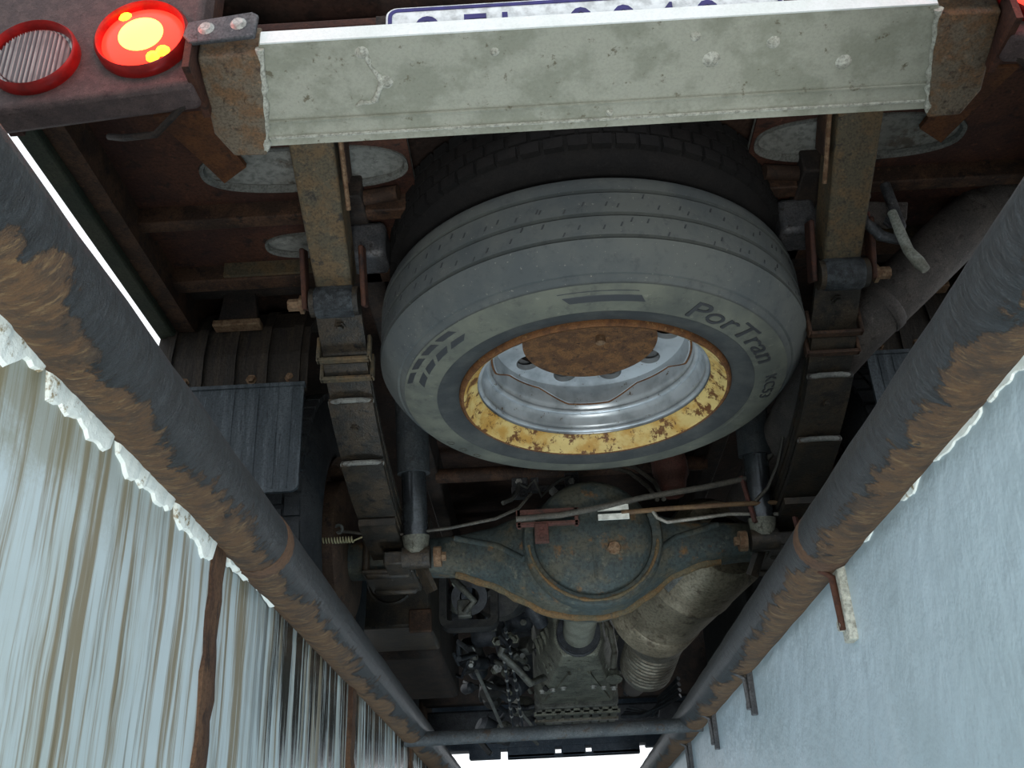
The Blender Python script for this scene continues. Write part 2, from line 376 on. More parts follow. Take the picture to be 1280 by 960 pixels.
def edge_pipe(xc, rad, mat, yj, label):
    root = empty('edge_pipe', (xc, 2.0, 0.010))
    for a, b in ((-1.6, yj), (yj, 8.0)):
        n = int((b-a)/0.02); m = MB()
        pts = [(0, a-2.0+(b-a)*k/n, 0) for k in range(n+1)]
        rr = [rad*(1+0.010*math.sin(k*0.7)+random.uniform(-0.006, 0.006)) for k in range(n+1)]
        m.tube(pts, rr, 28); m.build('pipe_section', mat, root, smooth=60)
    m = MB(); pts = []; rr = []
    for k in range(9):
        pts.append((0, yj-2.0-0.014+0.0035*k, 0)); rr.append(rad*(1.008+0.022*math.sin(PI*k/8)*random.uniform(0.3,1.2)))
    m.tube(pts, rr, 24); m.build('weld_seam', 'joint_rust', root, smooth=60)
    return tag(root, label, 'pipe', 'round steel pipes edging the pit')
edge_pipe(-0.317, 0.0375, 'pipe_left_paint', 1.09, 'black rusty edge pipe above the brown-streaked wall')
edge_pipe(0.352, 0.0365, 'pipe_right_paint', 1.18, 'black rusty edge pipe above the clean pale blue wall')
cb = MB(); cb.tube([(-0.335,2.475,-0.018), (-0.15,2.48,-0.016), (0.1,2.48,-0.015), (0.37,2.487,-0.013)], 0.0165, 16)
cb = cb.build('cross_bar', 'cross_tube', None, (0.02, 2.48, -0.02), smooth=60)
tag(cb, 'thin grey steel bar spanning the pit between both edge pipes', 'bar')

def wall_hook(y, mat, w_, h, label, rough=False):
    root = empty('wall_bracket', (WR, y, -0.02))
    m = MB(); m.box(-0.010, 0.002, -w_/2, w_/2, -h, 0.0)
    m.build('plate', mat, root, bevel=0.002)
    m = MB(); m.tube([(-0.030,-0.004,0.020), (-0.026,0,-0.004), (-0.014,0.0,-0.012), (-0.012,0,-h*0.85)], 0.0045, 8)
    m.build('rod', 'rust_red' if rough else mat, root, smooth=60)
    m = MB(); m.lathe([(0.0,-0.006),(0.007,-0.006),(0.007,0),(0.0,0)], (-0.010,0.004,-h*0.78), (1,0,0), 8); m.build('bolt', mat, root)
    return tag(root, label, 'bracket', 'brackets under the right edge pipe')
wall_hook(1.20, 'oxide_white', 0.026, 0.090, 'rusty red rod bracket flaking white under the pipe weld', True)
wall_hook(1.83, 'steel_plate', 0.014, 0.075, 'slim grey steel bracket next along the wall after the red rod bracket')
wall_hook(2.28, 'steel_plate', 0.014, 0.075, 'slim grey steel bracket on the pale wall beside the cross bar')
wall_hook(2.72, 'steel_plate', 0.014, 0.075, 'slim grey steel bracket just past the end of the cross bar')

# ------------------------------------------------------------------ the truck (coordinates: x from its centre line, y forward, z above ground)
TX = 0.115
ORG = (0, 2.23, 0)
truck = empty('delivery_truck', (TX, 2.23, 0))
tag(truck, 'light truck with rusty underbody standing over the inspection pit', 'truck')
def part(mb, name, mat, parent=truck, smooth=40, bevel=0, label=None):
    o = mb.build(name, mat, parent, ORG, smooth, bevel)
    if label: o['label'] = label
    return o
def bolt(parent, c, axis, r, h, mat, name='bolt'):
    m = MB(); m.lathe([(0,0),(r*1.5,0),(r*1.5,h*0.25),(r,h*0.25),(r,h),(0,h)], c, axis, 6)
    return part(m, name, mat, parent, 30)

# --- body floor, sides, cab
part(MB().box(-0.90,0.90,1.06,3.6,0.86,0.90), 'load_floor', 'underbody')
part(MB().box(-0.90,0.90,3.6,5.6,0.90,0.96), 'cab_floor', 'underbody')
for s in (-1, 1):
    o = part(MB().box(min(s*0.853,s*0.888),max(s*0.853,s*0.888),1.0,3.6,0.72,1.5), 'side_board', 'green_edge', bevel=0.004)
    part(MB().box(min(s*0.815,s*0.852),max(s*0.815,s*0.852),1.02,3.6,0.735,0.862), 'side_rail', 'rust_dark', o)
part(MB().box(-0.90,0.90,1.0,1.05,0.93,1.5), 'tail_board', 'chassis_black')
part(MB().box(-0.95,0.95,5.1,5.45,0.55,1.9), 'cab_front', 'body_and_lit_white', bevel=0.03)

# --- rusty cross members with oval holes
def oval_plate(name, x0, x1, y0, y1, z, t, cx, cy, rx, ry, mat, parent=truck):
    n = 48; inner = []; outer = []
    for k in range(n):
        a = 2*PI*k/n; ca, sa = math.cos(a), math.sin(a)
        p = 2.6; q = (abs(ca)**p+abs(sa)**p)**(-1/p); inner.append((cx+rx*ca*q, cy+ry*sa*q))
        sx = ((x1-cx) if ca > 0 else (cx-x0))/max(abs(ca),1e-6); sy = ((y1-cy) if sa > 0 else (cy-y0))/max(abs(sa),1e-6)
        d = min(sx, sy); outer.append((cx+ca*d, cy+sa*d))
    for k, (ca, sa) in enumerate([((1 if i[0] > cx else -1), (1 if i[1] > cy else -1)) for i in outer]):
        pass
    # pull the sample nearest each corner onto the corner
    for X, Y in ((x0,y0),(x0,y1),(x1,y0),(x1,y1)):
        k = min(range(n), key=lambda i: math.hypot(outer[i][0]-X, outer[i][1]-Y)); outer[k] = (X, Y)
    b = MB(); vs = []
    for zz in (z, z+t):
        vs += [(x, y, zz) for x, y in outer]+[(x, y, zz) for x, y in inner]
    fs = []
    for k in range(n):
        j = (k+1) % n
        fs += [(k, j, n+j, n+k), (2*n+k, 3*n+k, 3*n+j, 2*n+j), (k, 2*n+k, 2*n+j, j), (n+k, n+j, 3*n+j, 3*n+k)]
    b.add(vs, fs); o = part(b, name, mat, parent)
    # raised pale lip around the hole
    lip = MB(); L = []
    for sc, zz in ((0.99, z+t), (0.99, z-0.003), (0.88, z-0.001), (0.84, z+0.006)):
        L.append([(cx+(x-cx)*(1-(1-sc)*0.5*ry/rx*2), cy+(y-cy)*(1-(1-sc)*1.3), min(zz, z+t)) for x, y in inner])
    o2 = len(lip.v)
    for row in L: lip.v += row
    for a in range(3):
        for k in range(n):
            j = (k+1) % n; lip.f.append((a*n+k, a*n+j, (a+1)*n+j, (a+1)*n+k))
    part(lip, 'hole_lip', 'galvanised', o)
    return o
for s in (-1, 1):
    e = sorted((s*0.84, s*0.30))
    part(MB().box(e[0], e[1], 1.21, 1.47, 0.8075, 0.815), 'floor_sheet', 'floor_board')
    part(MB().box(e[0], e[1], 1.55, 1.66, 0.8035, 0.812), 'floor_sheet', 'floor_board')
    oval_plate('cross_plate', e[0], e[1], 1.20, 1.475, 0.800, 0.006, s*0.49, 1.385, 0.185, 0.060, 'rust_red')
    oval_plate('cross_plate', e[0], e[1], 1.545, 1.665, 0.795, 0.006, s*0.50, 1.605, 0.115, 0.042, 'rust_red')
    o = part(MB().box(e[0], e[1], 1.470, 1.500, 0.765, 0.86), 'cross_member', 'rust_dark', bevel=0.003)
    part(MB().box(e[0], e[1], 1.500, 1.55, 0.785, 0.80), 'flange', 'rust_red', o)
    o = part(MB().box(e[0], e[1], 1.660, 1.70, 0.76, 0.86), 'cross_member', 'rust_dark', bevel=0.003)
    part(MB().box(s*0.57-0.14, s*0.57+0.14, 1.652, 1.66, 0.765, 0.80), 'patch_plate', 'rust_beam', o)
    for k in range(3): bolt(o, (s*(0.48+0.14*k), 1.660, 0.845), (0,-1,0), 0.006, 0.008, 'bolt_rust')
    part(MB().box(e[0], e[1], 1.74, 1.79, 0.80, 0.86), 'cross_member', 'chassis_black', bevel=0.003)
    # perforated rag of sheet and inner board behind the lamps
    part(MB().box(e[0], e[1], 1.045, 1.20, 0.772, 0.79), 'rear_sill', 'rust_red', bevel=0.004)
    m = MB(); m.prism([(s*0.70,1.225),(s*0.60,1.22),(s*0.575,1.26),(s*0.60,1.30),(s*0.585,1.36),(s*0.635,1.40),(s*0.66,1.33)], 0.790, 0.7985, 'z')
    part(m, 'torn_sheet', 'torn_rust')

# --- chassis rails and cross tubes
for s in (-1, 1):
    e = sorted((s*0.394, s*0.440))
    r = part(MB().box(e[0], e[1], 1.42, 5.1, 0.76, 0.86), 'chassis_rail', 'chassis_black', bevel=0.004)
    # sloping rear arm between the bar and the spring shackle
    m = MB(); m.beam((s*0.447,1.13,0.873), (s*0.447,1.505,0.630), 0.080, 0.095, (0,0,1), 0.064, 0.070)
    a = part(m, 'rail_arm', 'rust_beam', bevel=0.005)
    m = MB(); m.beam((s*0.398,1.16,0.86), (s*0.402,1.34,0.735), 0.010, 0.050); part(m, 'gusset', 'rust_dark', a)
    m = MB(); m.tube([(s*0.40,1.17,0.82),(s*0.40,1.28,0.74),(s*0.402,1.36,0.685)], 0.004, 6); part(m, 'edge_rod', 'bolt_rust', a)
    m = MB(); m.box(*sorted((s*0.362,s*0.43)), 1.50, 1.57, 0.69, 0.765); part(m, 'rail_block', 'steel_plate', bevel=0.01)
for y, z in ((2.75,0.76), (3.3,0.74)):
    part(MB().tube([(-0.40,y,z),(0.40,y,z)], 0.022, 14), 'cross_tube', 'rust_dark', smooth=60)
for s in (-1, 1):
    part(MB().tube([(s*0.42,1.46,0.785),(s*0.33,1.44,0.78)], 0.014, 12), 'tyre_stop', 'rust_dark', smooth=60)
m = MB(); m.beam((-0.42,1.235,0.805),(0.42,1.235,0.805),0.03,0.05); part(m, 'spare_carrier', 'chassis_black')
m = MB(); m.tube([(0.008,1.69,0.86),(0.008,1.69,0.62)], 0.012, 10); part(m, 'carrier_rod', 'chassis_black')
for x in (-0.19, 0.19, 0.35):
    bolt(truck, (x,1.235,0.780), (0,0,-1), 0.011, 0.022, 'steel_plate', 'carrier_bolt')

# --- rear underrun bar
prof = [(0.945,0.690),(0.945,0.658),(0.945,0.641),(1.059,0.615),(1.094,0.600),(1.100,0.640)]
def bar_mesh():
    b = MB(); N = 40; rows = []
    th = 0.006
    inner = [(0.951,0.6615),(0.951,0.658),(0.952,0.648),(1.062,0.622),(1.090,0.609),(1.094,0.640)]
    for k in range(N+1):
        f = k/N*2-1; row = []
        for (y, z) in prof+inner[::-1]:
            half = 0.442+(y-0.945)/0.15*0.028
            row.append((f*half, y, z))
        rows.append(row)
    n = len(prof)*2
    for r in rows: b.v += r
    for k in range(N):
        for j in range(n):
            j2 = (j+1) % n; b.f.append((k*n+j, k*n+j2, (k+1)*n+j2, (k+1)*n+j))
    b.f += [tuple(range(n)), tuple(reversed(range(N*n, (N+1)*n)))]
    return b
# the rear face is only a low strip: cut the profile there
prof[0] = (0.945, 0.662)
bar = part(bar_mesh(), 'underrun_bar', 'bar_alloy', smooth=25)
bar['label'] = 'grey aluminium underrun bar with white oxide spots'
part(MB().box(-0.44,0.44,0.9425,0.945,0.6405,0.661), 'daylit_strip', 'body_and_lit_white', bar)  # white colour stands for daylight on the bar's rear face
def zbar(y): return 0.641-(y-0.945)*0.228 if y < 1.059 else 0.615-(y-1.059)*0.43
for (x, y, r) in ((-0.285,1.01,0.011),(-0.31,0.965,0.010),(0.155,1.005,0.013),(0.335,1.02,0.012),(0.235,0.985,0.010),(-0.135,0.975,0.007),(0.02,1.075,0.006),(0.13,0.97,0.008)):
    m = MB(); z = zbar(y); pr = [(0,-0.004),(r*0.6,-0.0035),(r,0.0005)]
    m.lathe(pr, (x,y,z), (0,0.2,1), 10); part(m, 'oxide_spot', 'oxide_white', bar, 60)
m = MB(); m.tube([(-0.308,0.966,zbar(.966)),(-0.303,0.976,zbar(.976)),(-0.302,0.985,zbar(.985)),(-0.294,0.998,zbar(.998)),(-0.289,1.008,zbar(1.008)),(-0.296,1.022,zbar(1.022)),(-0.303,1.036,zbar(1.036)),(-0.312,1.040,zbar(1.040)),(-0.322,1.038,zbar(1.038)),(-0.331,1.044,zbar(1.044))], [0.003,0.0045,0.0025,0.004,0.006,0.0035,0.005,0.003,0.0045,0.002], 7); part(m, 'oxide_trail', 'oxide_white', bar, 60)
part(MB().beam((-0.46,1.0605,0.6125),(0.46,1.0605,0.6125),0.004,0.003), 'crease', 'bar_alloy', bar)
part(MB().beam((-0.46,1.082,0.6035),(0.46,1.082,0.6035),0.003,0.003), 'crease', 'oxide_white', bar)
for s in (-1, 1):
    m = MB()
    lo = [(s*0.443,0.955,0.634),(s*0.525,0.955,0.634),(s*0.535,1.07,0.606),(s*0.515,1.105,0.594),(s*0.468,1.105,0.592)]
    hi = [(x,y,z+0.05) for x,y,z in lo]; n = 5
    m.add(lo+hi, [tuple(range(n)), tuple(reversed(range(n,2*n)))]+[((i+1)%n,i,n+i,n+(i+1)%n) for i in range(n)])
    o = part(m, 'end_bracket', 'bracket_rust', bevel=0.003)
    m = MB(); m.prism([(s*0.445,0.646),(s*0.53,0.640),(s*0.54,0.655),(s*0.535,0.678),(s*0.452,0.690),(s*0.443,0.684)], 0.934, 0.941, 'y')
    pl = part(m, 'bolt_plate', 'steel_plate', o, bevel=0.002)
    m = MB(); m.box(*sorted((s*0.527,s*0.536)), 0.936, 1.03, 0.60, 0.668); part(m, 'side_tab', 'rust_red', o)
    for x in (0.51, 0.468):
        m = MB(); m.lathe([(0,-0.004),(0.007,-0.004),(0.011,0),(0.011,0.002)], (s*x,0.934,0.664+(0.51-x)*0.12), (0,1,0), 14); part(m, 'bolt_head', 'bolt_zinc', o)
    for x, y in ((0.50,1.02),(0.472,1.02)):
        m = MB(); m.lathe([(0,-0.004),(0.006,-0.004),(0.009,0),(0.009,0.004)], (s*x,y,0.617), (0,0.24,1), 12); part(m, 'bolt_head', 'bracket_rust', o)
    m = MB(); pts = []                                # ragged white weld line
    for k in range(14):
        f = k/13; y = 0.95+0.15*f; pts.append((s*(0.441+0.028*f+random.uniform(-0.002,0.002)), y, zbar(min(y,1.094))-0.001))
    m.tube(pts, [0.005*random.uniform(0.6,1.4) for _ in pts], 7); part(m, 'weld_line', 'oxide_white', o, 60)

# --- number plate
pl = MB()
def rrect(x0, x1, z0, z1, r, n=5):
    P = []
    for cx, cz, a in ((x1-r,z1-r,0),(x0+r,z1-r,PI/2),(x0+r,z0+r,PI),(x1-r,z0+r,1.5*PI)):
        for k in range(n+1): P.append((cx+r*math.cos(a+PI/2*k/n), cz+r*math.sin(a+PI/2*k/n)))
    return P
PY = 1.0
plate = part(pl.prism(rrect(-0.285,0.267,0.648,0.7535,0.016), PY, PY+0.004, 'y'), 'number_plate', 'plate_white', smooth=30)
def frame_ring(x0, x1, z0, z1, r, t, y0, y1):
    A = rrect(x0,x1,z0,z1,r); B = rrect(x0+t,x1-t,z0+t,z1-t,max(r-t,0.002)); n = len(A); b = MB()
    vs = [(x,y0,z) for x,z in A]+[(x,y0,z) for x,z in B]+[(x,y1,z) for x,z in A]+[(x,y1,z) for x,z in B]
    fs = []
    for k in range(n):
        j = (k+1) % n; fs += [(k,j,n+j,n+k),(2*n+k,3*n+k,3*n+j,2*n+j),(k,2*n+k,2*n+j,j),(n+k,n+j,3*n+j,3*n+k)]
    return b.add(vs, fs)
part(frame_ring(-0.282,0.264,0.651,0.7505,0.014,0.0055,PY-0.0015,PY), 'border', 'plate_blue', plate, 30)
for ch, x in (('9',-0.225),('E',-0.160),('L',-0.107),('0',-0.012),('0',0.047),('4',0.103),('0',0.163)):
    vs, fs = text_mesh(ch, 0.098, 0.0008)
    b = MB(); b.add([(x-0.022+v.x*0.82, PY-0.001+v.z, 0.6655+v.y*1.0) for v in vs], fs)
    part(b, 'character', 'plate_blue', plate, 0)
part(MB().box(-0.30,0.29,PY+0.004,PY+0.03,0.66,0.745), 'plate_holder', 'chassis_black')

# --- tail lamps
def tail_lamp(c, r, lit, parent):
    ax = (0,-1,0)
    m = MB(); m.lathe([(r*0.96,-0.02),(r*1.05,0.0),(r*1.05,0.014),(r*0.99,0.019),(r*0.93,0.013),(r*0.93,-0.01)], c, ax, 48)
    o = part(m, 'tail_light', 'rim_red', parent if parent else truck, 50)
    if lit:
        m = MB(); m.lathe([(r*0.5,0.016),(r*0.75,0.014),(r*0.94,0.006)], c, ax, 48); part(m, 'lens', 'brake_red', o, 60)
        m = MB(); m.lathe([(0,0.022),(r*0.25,0.0215),(r*0.50,0.016)], c, ax, 32); part(m, 'inner_lens', 'brake_core', o, 60)
        ld = bpy.data.lights.new('brake_glow', 'POINT'); ld.energy = 0.55; ld.color = (1.0, 0.06, 0.03); ld.shadow_soft_size = 0.04
        lo_ = bpy.data.objects.new('brake_glow', ld); COL.objects.link(lo_); lo_.parent = o; lo_.location = Vector(c)-Vector(ORG)+Vector((0,-0.09,0))
        for a in (2.2, -0.75, -1.1):
            cc = Vector(c)+Vector((math.cos(a)*r*0.72, -0.0125, math.sin(a)*r*0.72))
            m = MB(); m.lathe([(0,0.006),(r*0.13,0.003),(r*0.17,0)], cc, ax, 10); part(m, 'reflector', 'brake_hot', o, 60)
    else:
        m = MB(); n = 30; m.lathe([(0,0.007),(r*0.5,0.007),(r*0.94,0.004)], c, ax, 40)
        for k in range(n):                            # vertical flutes
            x0 = -r*0.83+2*r*0.83*k/n; x1 = x0+2*r*0.83/n; xm = (x0+x1)/2
            h = math.sqrt(max((r*0.84)**2-min(abs(xm), r*0.83)**2, 1e-6))
            m.prism([(c[0]+x0,c[1]-0.006),(c[0]+x1,c[1]-0.006),(c[0]+xm,c[1]-0.011)], c[2]-h*0.98, c[2]+h*0.98, 'z')
        part(m, 'lens', 'clear_lens', o, 20)
    return o
for s in (-1, 1):
    m = MB(); yb = 0.962
    m.hexa([(s*0.53,yb,0.596),(s*1.0,yb,0.545),(s*1.0,yb+0.045,0.545),(s*0.53,yb+0.045,0.592),(s*0.53,yb,0.80),(s*1.0,yb,0.80),(s*1.0,yb+0.045,0.80),(s*0.53,yb+0.045,0.80)])
    o = part(m, 'lamp_panel', 'lamp_panel', bevel=0.008)
    l = tail_lamp((s*(0.602 if s < 0 else 0.585), yb, 0.674), 0.060, True, None)
    if s < 0: l['label'] = 'lit round red brake light'
    l = tail_lamp((s*0.745, yb, 0.652), 0.057, False, None)
    l['label'] = 'unlit clear fluted reversing light'
    m = MB(); m.tube([(s*0.54,0.99,0.60),(s*0.60,1.03,0.575),(s*0.66,1.06,0.60),(s*0.70,1.1,0.64)], 0.005, 8); part(m, 'lamp_cable', 'chassis_black')
    m = MB(); m.beam((s*0.545,1.02,0.64),(s*0.545,1.02,0.86),0.02,0.05); part(m, 'lamp_bracket', 'rust_red')
    m = MB(); m.beam((s*0.80,1.02,0.60),(s*0.80,1.02,0.80),0.02,0.05); part(m, 'lamp_bracket', 'rust_red')

# --- mud guards and flaps
for s in (-1, 1):
    e = sorted((s*0.885, s*0.565))
    g = MB(); gp = [(1.805,0.575),(1.802,0.66),(1.815,0.73),(1.85,0.785),(1.92,0.83),(2.03,0.848)]
    g.strip(gp, 0.006, e[0], e[1]); g = part(g, 'mud_guard', 'mud_guard', smooth=60)
    for k in range(5):
        x = s*(0.59+0.067*k)
        m = MB(); m.strip([(y-0.006,z) for y,z in gp[:5]], 0.007, x-0.010, x+0.010); part(m, 'rib', 'mud_guard', g, 60)
    m = MB(); m.prism([(s*0.688,0.862),(s*0.742,0.862),(s*0.755,0.735),(s*0.672,0.735)], 1.775, 1.797, 'y'); br = part(m, 'guard_bracket', 'chassis_black', g, bevel=0.003)
    m = MB(); m.box(*sorted((s*0.665,s*0.765)), 1.770, 1.80, 0.722, 0.737); part(m, 'guard_strap', 'bolt_rust', g, bevel=0.003)
    for x in (0.60, 0.68, 0.82): bolt(g, (s*x,1.800,0.605), (0,-1,0), 0.008, 0.010, 'bolt_rust')
    fx0, fx1 = sorted((s*0.568, s*0.80))
    f = MB(); f.prism(rrect(fx0, fx1, 0.352, 0.588, 0.016), 1.788, 1.796, 'y'); f = part(f, 'mud_flap', 'rubber_flap', smooth=30)
    part(MB().box(fx0-0.002, fx1+0.002, 1.784, 1.798, 0.580, 0.588), 'clamp_strip', 'rubber_flap', f)
    for x in (0.592, 0.62, 0.66, 0.71): part(MB().box(s*x-0.0018, s*x+0.0018, 1.7868, 1.789, 0.36, 0.575), 'rib', 'rubber_flap', f)

# --- road wheels (rear, twin; front, single)
def road_wheel(xi, s, yc, wdt, R, name):
    c = (s*xi, yc, R); ax = (s,0,0)
    p = [(0.215,0.03),(0.235,0.008),(0.275,0.0),(0.315,0.006),(R-0.022,0.018),(R-0.008,0.030),(R-0.008,wdt-0.030),(R-0.022,wdt-0.018),(0.315,wdt-0.006),(0.275,wdt),(0.235,wdt-0.008),(0.215,wdt-0.03)]
    m = MB(); m.lathe(p, c, ax, 72); t = part(m, name, 'tyre_wheel', smooth=50)
    m = MB(); nb = 46
    for row in range(4):                              # tread blocks
        h0 = 0.022+row*(wdt-0.044)/4+0.003; h1 = 0.022+(row+1)*(wdt-0.044)/4-0.003
        for k in range(nb):
            a0 = 2*PI*(k+0.5*(row % 2))/nb; a1 = a0+2*PI/nb*0.78
            P = []
            for rr in (R-0.014, R):
                for a, h in ((a0,h0),(a1,h0),(a1,h1),(a0,h1)):
                    P.append((s*(xi+h), yc+rr*math.cos(a), R+rr*math.sin(a)))
            m.hexa(P)
    part(m, 'tread', 'tyre_wheel', t, 0)['kind'] = 'stuff'
    rimp = [(0.218,0.018),(0.222,0.010),(0.205,0.02),(0.198,0.05),(0.180,0.06),(0.175,0.10),(0.09,0.10),(0.085,0.03),(0.0,0.03)]
    m = MB(); m.lathe(rimp, c, ax, 48); r = part(m, 'rim', 'wheel_rust', t, 40)
    m = MB(); m.lathe([(0,-0.012),(0.15,-0.012),(0.165,0.0),(0.165,0.09)], c, ax, 32); part(m, 'brake_drum', 'wheel_rust', t, 40)
    return t
for s in (-1, 1):
    road_wheel(0.556, s, 2.23, 0.19, 0.37, 'road_wheel')
    road_wheel(0.772, s, 2.23, 0.19, 0.37, 'road_wheel')
    road_wheel(0.66, s, 4.75, 0.19, 0.37, 'road_wheel')

# --- leaf springs
def sp(y):       # z of the spring's underside line along y
    pts = [(1.50,0.592),(1.55,0.560),(1.62,0.522),(1.70,0.483),(1.80,0.448),(1.92,0.420),(2.05,0.402),(2.23,0.395),(2.45,0.405),(2.7,0.45),(2.95,0.52)]
    for a, b in zip(pts, pts[1:]):
        if y <= b[0]: f = (y-a[0])/(b[0]-a[0]); return a[1]+(b[1]-a[1])*f
    return pts[-1][1]
def leaf(x, y0, y1, drop, wd, th, b=None):
    b = b or MB(); n = 22; P = []
    for k in range(n+1):
        y = y0+(y1-y0)*k/n; z = sp(y)-drop
        P += [(x-wd/2,y,z-th),(x+wd/2,y,z-th),(x+wd/2,y,z),(x-wd/2,y,z)]
    f = []
    for k in range(n):
        for j in range(4): f.append((k*4+j, k*4+(j+1)%4, k*4+4+(j+1)%4, k*4+4+j))
    f += [(3,2,1,0), (n*4,n*4+1,n*4+2,n*4+3)]
    return b.add(P, f)
for s in (-1, 1):
    x = s*0.447; W = 0.082
    m = leaf(x, 1.505, 2.95, -0.016, W, 0.012)
    m.lathe([(0.0,-0.043),(0.026,-0.043),(0.026,0.043),(0.0,0.043)], (x,1.493,0.588), (1,0,0), 28)
    S = part(m, 'leaf_spring', 'spring_steel', smooth=40)
    m = MB(); m.lathe([(0.0265,-0.034),(0.029,-0.030),(0.029,0.030),(0.0265,0.034)], (x,1.493,0.588), (1,0,0), 28); part(m, 'eye_bush', 'grease', S)
    part(leaf(x, 1.60, 2.85, 0.0, W*0.98, 0.012), 'leaf', 'spring_steel', S)
    part(leaf(x, 1.665, 2.75, 0.017, W*1.02, 0.012), 'leaf', 'spring_steel', S)
    part(leaf(x, 1.80, 2.65, 0.034, W, 0.012), 'leaf', 'spring_steel', S)
    part(leaf(x, 1.99, 2.5, 0.050, W*0.95, 0.014), 'leaf', 'spring_steel', S)
    for y, d in ((1.664,0.023),(1.799,0.040)):           # bright rolled leaf tips
        m = MB(); m.tube([(x-W/2,y+0.008,sp(y)-d),(x-W/4,y-0.002,sp(y)-d-0.001),(x+W/4,y-0.002,sp(y)-d-0.001),(x+W/2,y+0.008,sp(y)-d)], 0.0055, 8); part(m, 'leaf_tip', 'galvanised', S, 60)
    for y in (1.588, 1.625):
        z = sp(y); m = MB()
        m.box(x-W/2-0.008, x+W/2+0.008, y-0.008, y+0.008, z-0.020, z-0.013); m.box(x-W/2-0.009, x-W/2-0.002, y-0.008, y+0.008, z-0.02, z+0.03); m.box(x+W/2+0.002, x+W/2+0.009, y-0.008, y+0.008, z-0.02, z+0.03)
        part(m, 'spring_clip', 'rust_beam' if s < 0 else 'rust_dark', S, bevel=0.002)
    bolt(S, (x,1.545,sp(1.545)+0.004), (0,-0.5,-1), 0.007, 0.010, 'spring_steel')
    bolt(S, (x,1.72,sp(1.72)-0.029), (0,-0.3,-1), 0.006, 0.008, 'spring_steel')
    for sx in (-1, 1):                                # shackle plates
        m = MB(); xx = x+sx*0.052; m.beam((xx,1.50,0.578),(xx,1.452,0.675),0.009,0.036,(0,1,0)); part(m, 'shackle', 'rust_red', S, bevel=0.003)
    bolt(S, (x+s*0.056,1.497,0.588), (s,0,0), 0.011, 0.028, 'bolt_rust')
    # u-bolts and seat around the axle tube
    for y in (2.16, 2.29):
        m = MB(); m.tube([(x-0.05,y,0.44),(x-0.05,y,0.30),(x-0.045,y-0.002,0.288),(x+0.045,y-0.002,0.288),(x+0.05,y,0.30),(x+0.05,y,0.44)], 0.0085, 8); part(m, 'u_bolt', 'spring_steel', S, 60)
    m = MB(); m.box(x-0.058,x+0.058,2.145,2.305,0.290,0.300); part(m, 'spring_plate', 'spring_steel', S, bevel=0.003)
    m = MB(); m.box(x-0.056,x+0.056,2.145,2.31,0.360,0.385); part(m, 'spring_seat', 'spring_steel', S, bevel=0.003)

# --- rear axle (banjo housing)
st = [(-0.55,.305,.385,.045),(-0.36,.303,.387,.045),(-0.30,.300,.390,.047),(-0.22,.272,.402,.060),(-0.15,.232,.425,.085),(-0.10,.203,.430,.100),(-0.04,.190,.438,.112),(0.02,.186,.440,.116),(0.07,.196,.436,.110),(0.13,.230,.425,.092),(0.19,.272,.405,.070),(0.26,.296,.392,.052),(0.36,.303,.386,.046),(0.55,.305,.385,.045)]
def interp(x):
    for a, b in zip(st, st[1:]):
        if x <= b[0]:
            f = (x-a[0])/(b[0]-a[0]); f = f*f*(3-2*f)*0.4+f*0.6; return [a[i]+(b[i]-a[i])*f for i in range(1,4)]
    return st[-1][1:]
m = MB(); N = 60; seg = 28
for k in range(N+1):
    x = -0.55+1.10*k/N; lo, hi, hd = interp(x); zc = (lo+hi)/2; hh = (hi-lo)/2
    for j in range(seg):
        a = 2*PI*j/seg; ca, sa = math.cos(a), math.sin(a); q = (abs(ca)**3+abs(sa)**3)**(-1/3)
        m.v.append((x, 2.23+hd*ca*q, zc+hh*sa*q))
for k in range(N):
    for j in range(seg): m.f.append((k*seg+j, k*seg+(j+1)%seg, (k+1)*seg+(j+1)%seg, (k+1)*seg+j))
m.f += [tuple(range(seg)), tuple(N*seg+j for j in range(seg))]
axle = part(m, 'rear_axle', 'axle_paint', smooth=60)
ZC = 0.338
m = MB(); m.tube([(x_, 2.215, interp(x_)[0]+0.001) for x_ in [-0.30+0.60*k/36 for k in range(37)]], [0.011*random.uniform(0.85,1.15) for _ in range(37)], 8); part(m, 'housing_seam', 'axle_rust', axle, 60)
m = MB(); m.lathe([(0.0,-0.040),(0.05,-0.039),(0.09,-0.035),(0.114,-0.026),(0.126,-0.012),(0.132,0.0),(0.132,0.03)], (0.010,2.118,ZC), (0,1,0), 56); cov = part(m, 'differential_cover', 'axle_paint', axle, 60)
m = MB(); m.lathe([(0.128,0.02),(0.131,-0.006),(0.138,-0.009),(0.150,-0.007),(0.155,0.0),(0.155,0.03)], (0.010,2.118,ZC), (0,1,0), 40, a0=-0.35, a1=PI+0.35); part(m, 'cover_flange', 'axle_paint', axle, 40)
m = MB(); m.tube([(0.010+0.142*math.cos(a),2.118-0.009,ZC+0.142*math.sin(a)) for a in [PI+0.1+(PI-0.2)*k/30 for k in range(31)]], [0.004*random.uniform(0.6,1.3) for _ in range(31)], 6); part(m, 'weld_bead', 'axle_rust', axle, 60)
m = MB(); m.lathe([(0,-0.016),(0.013,-0.016),(0.015,-0.010),(0.015,0),(0.026,0.002),(0.026,0.02)], (0.052,2.086,0.300), (0,1,0.1), 8); part(m, 'drain_plug', 'bolt_rust', axle, 30)
part(MB().box(0.006,0.011,2.076,2.10,0.235,0.40), 'cover_rib', 'axle_paint', axle)
for s in (-1, 1):                                        # triangular webs on the housing
    m = MB(); m.tube([(s*0.30,2.185,0.375),(s*0.20,2.165,0.345),(s*0.145,2.13,0.300)], 0.007, 8); part(m, 'web_rib', 'axle_paint', axle, 60)
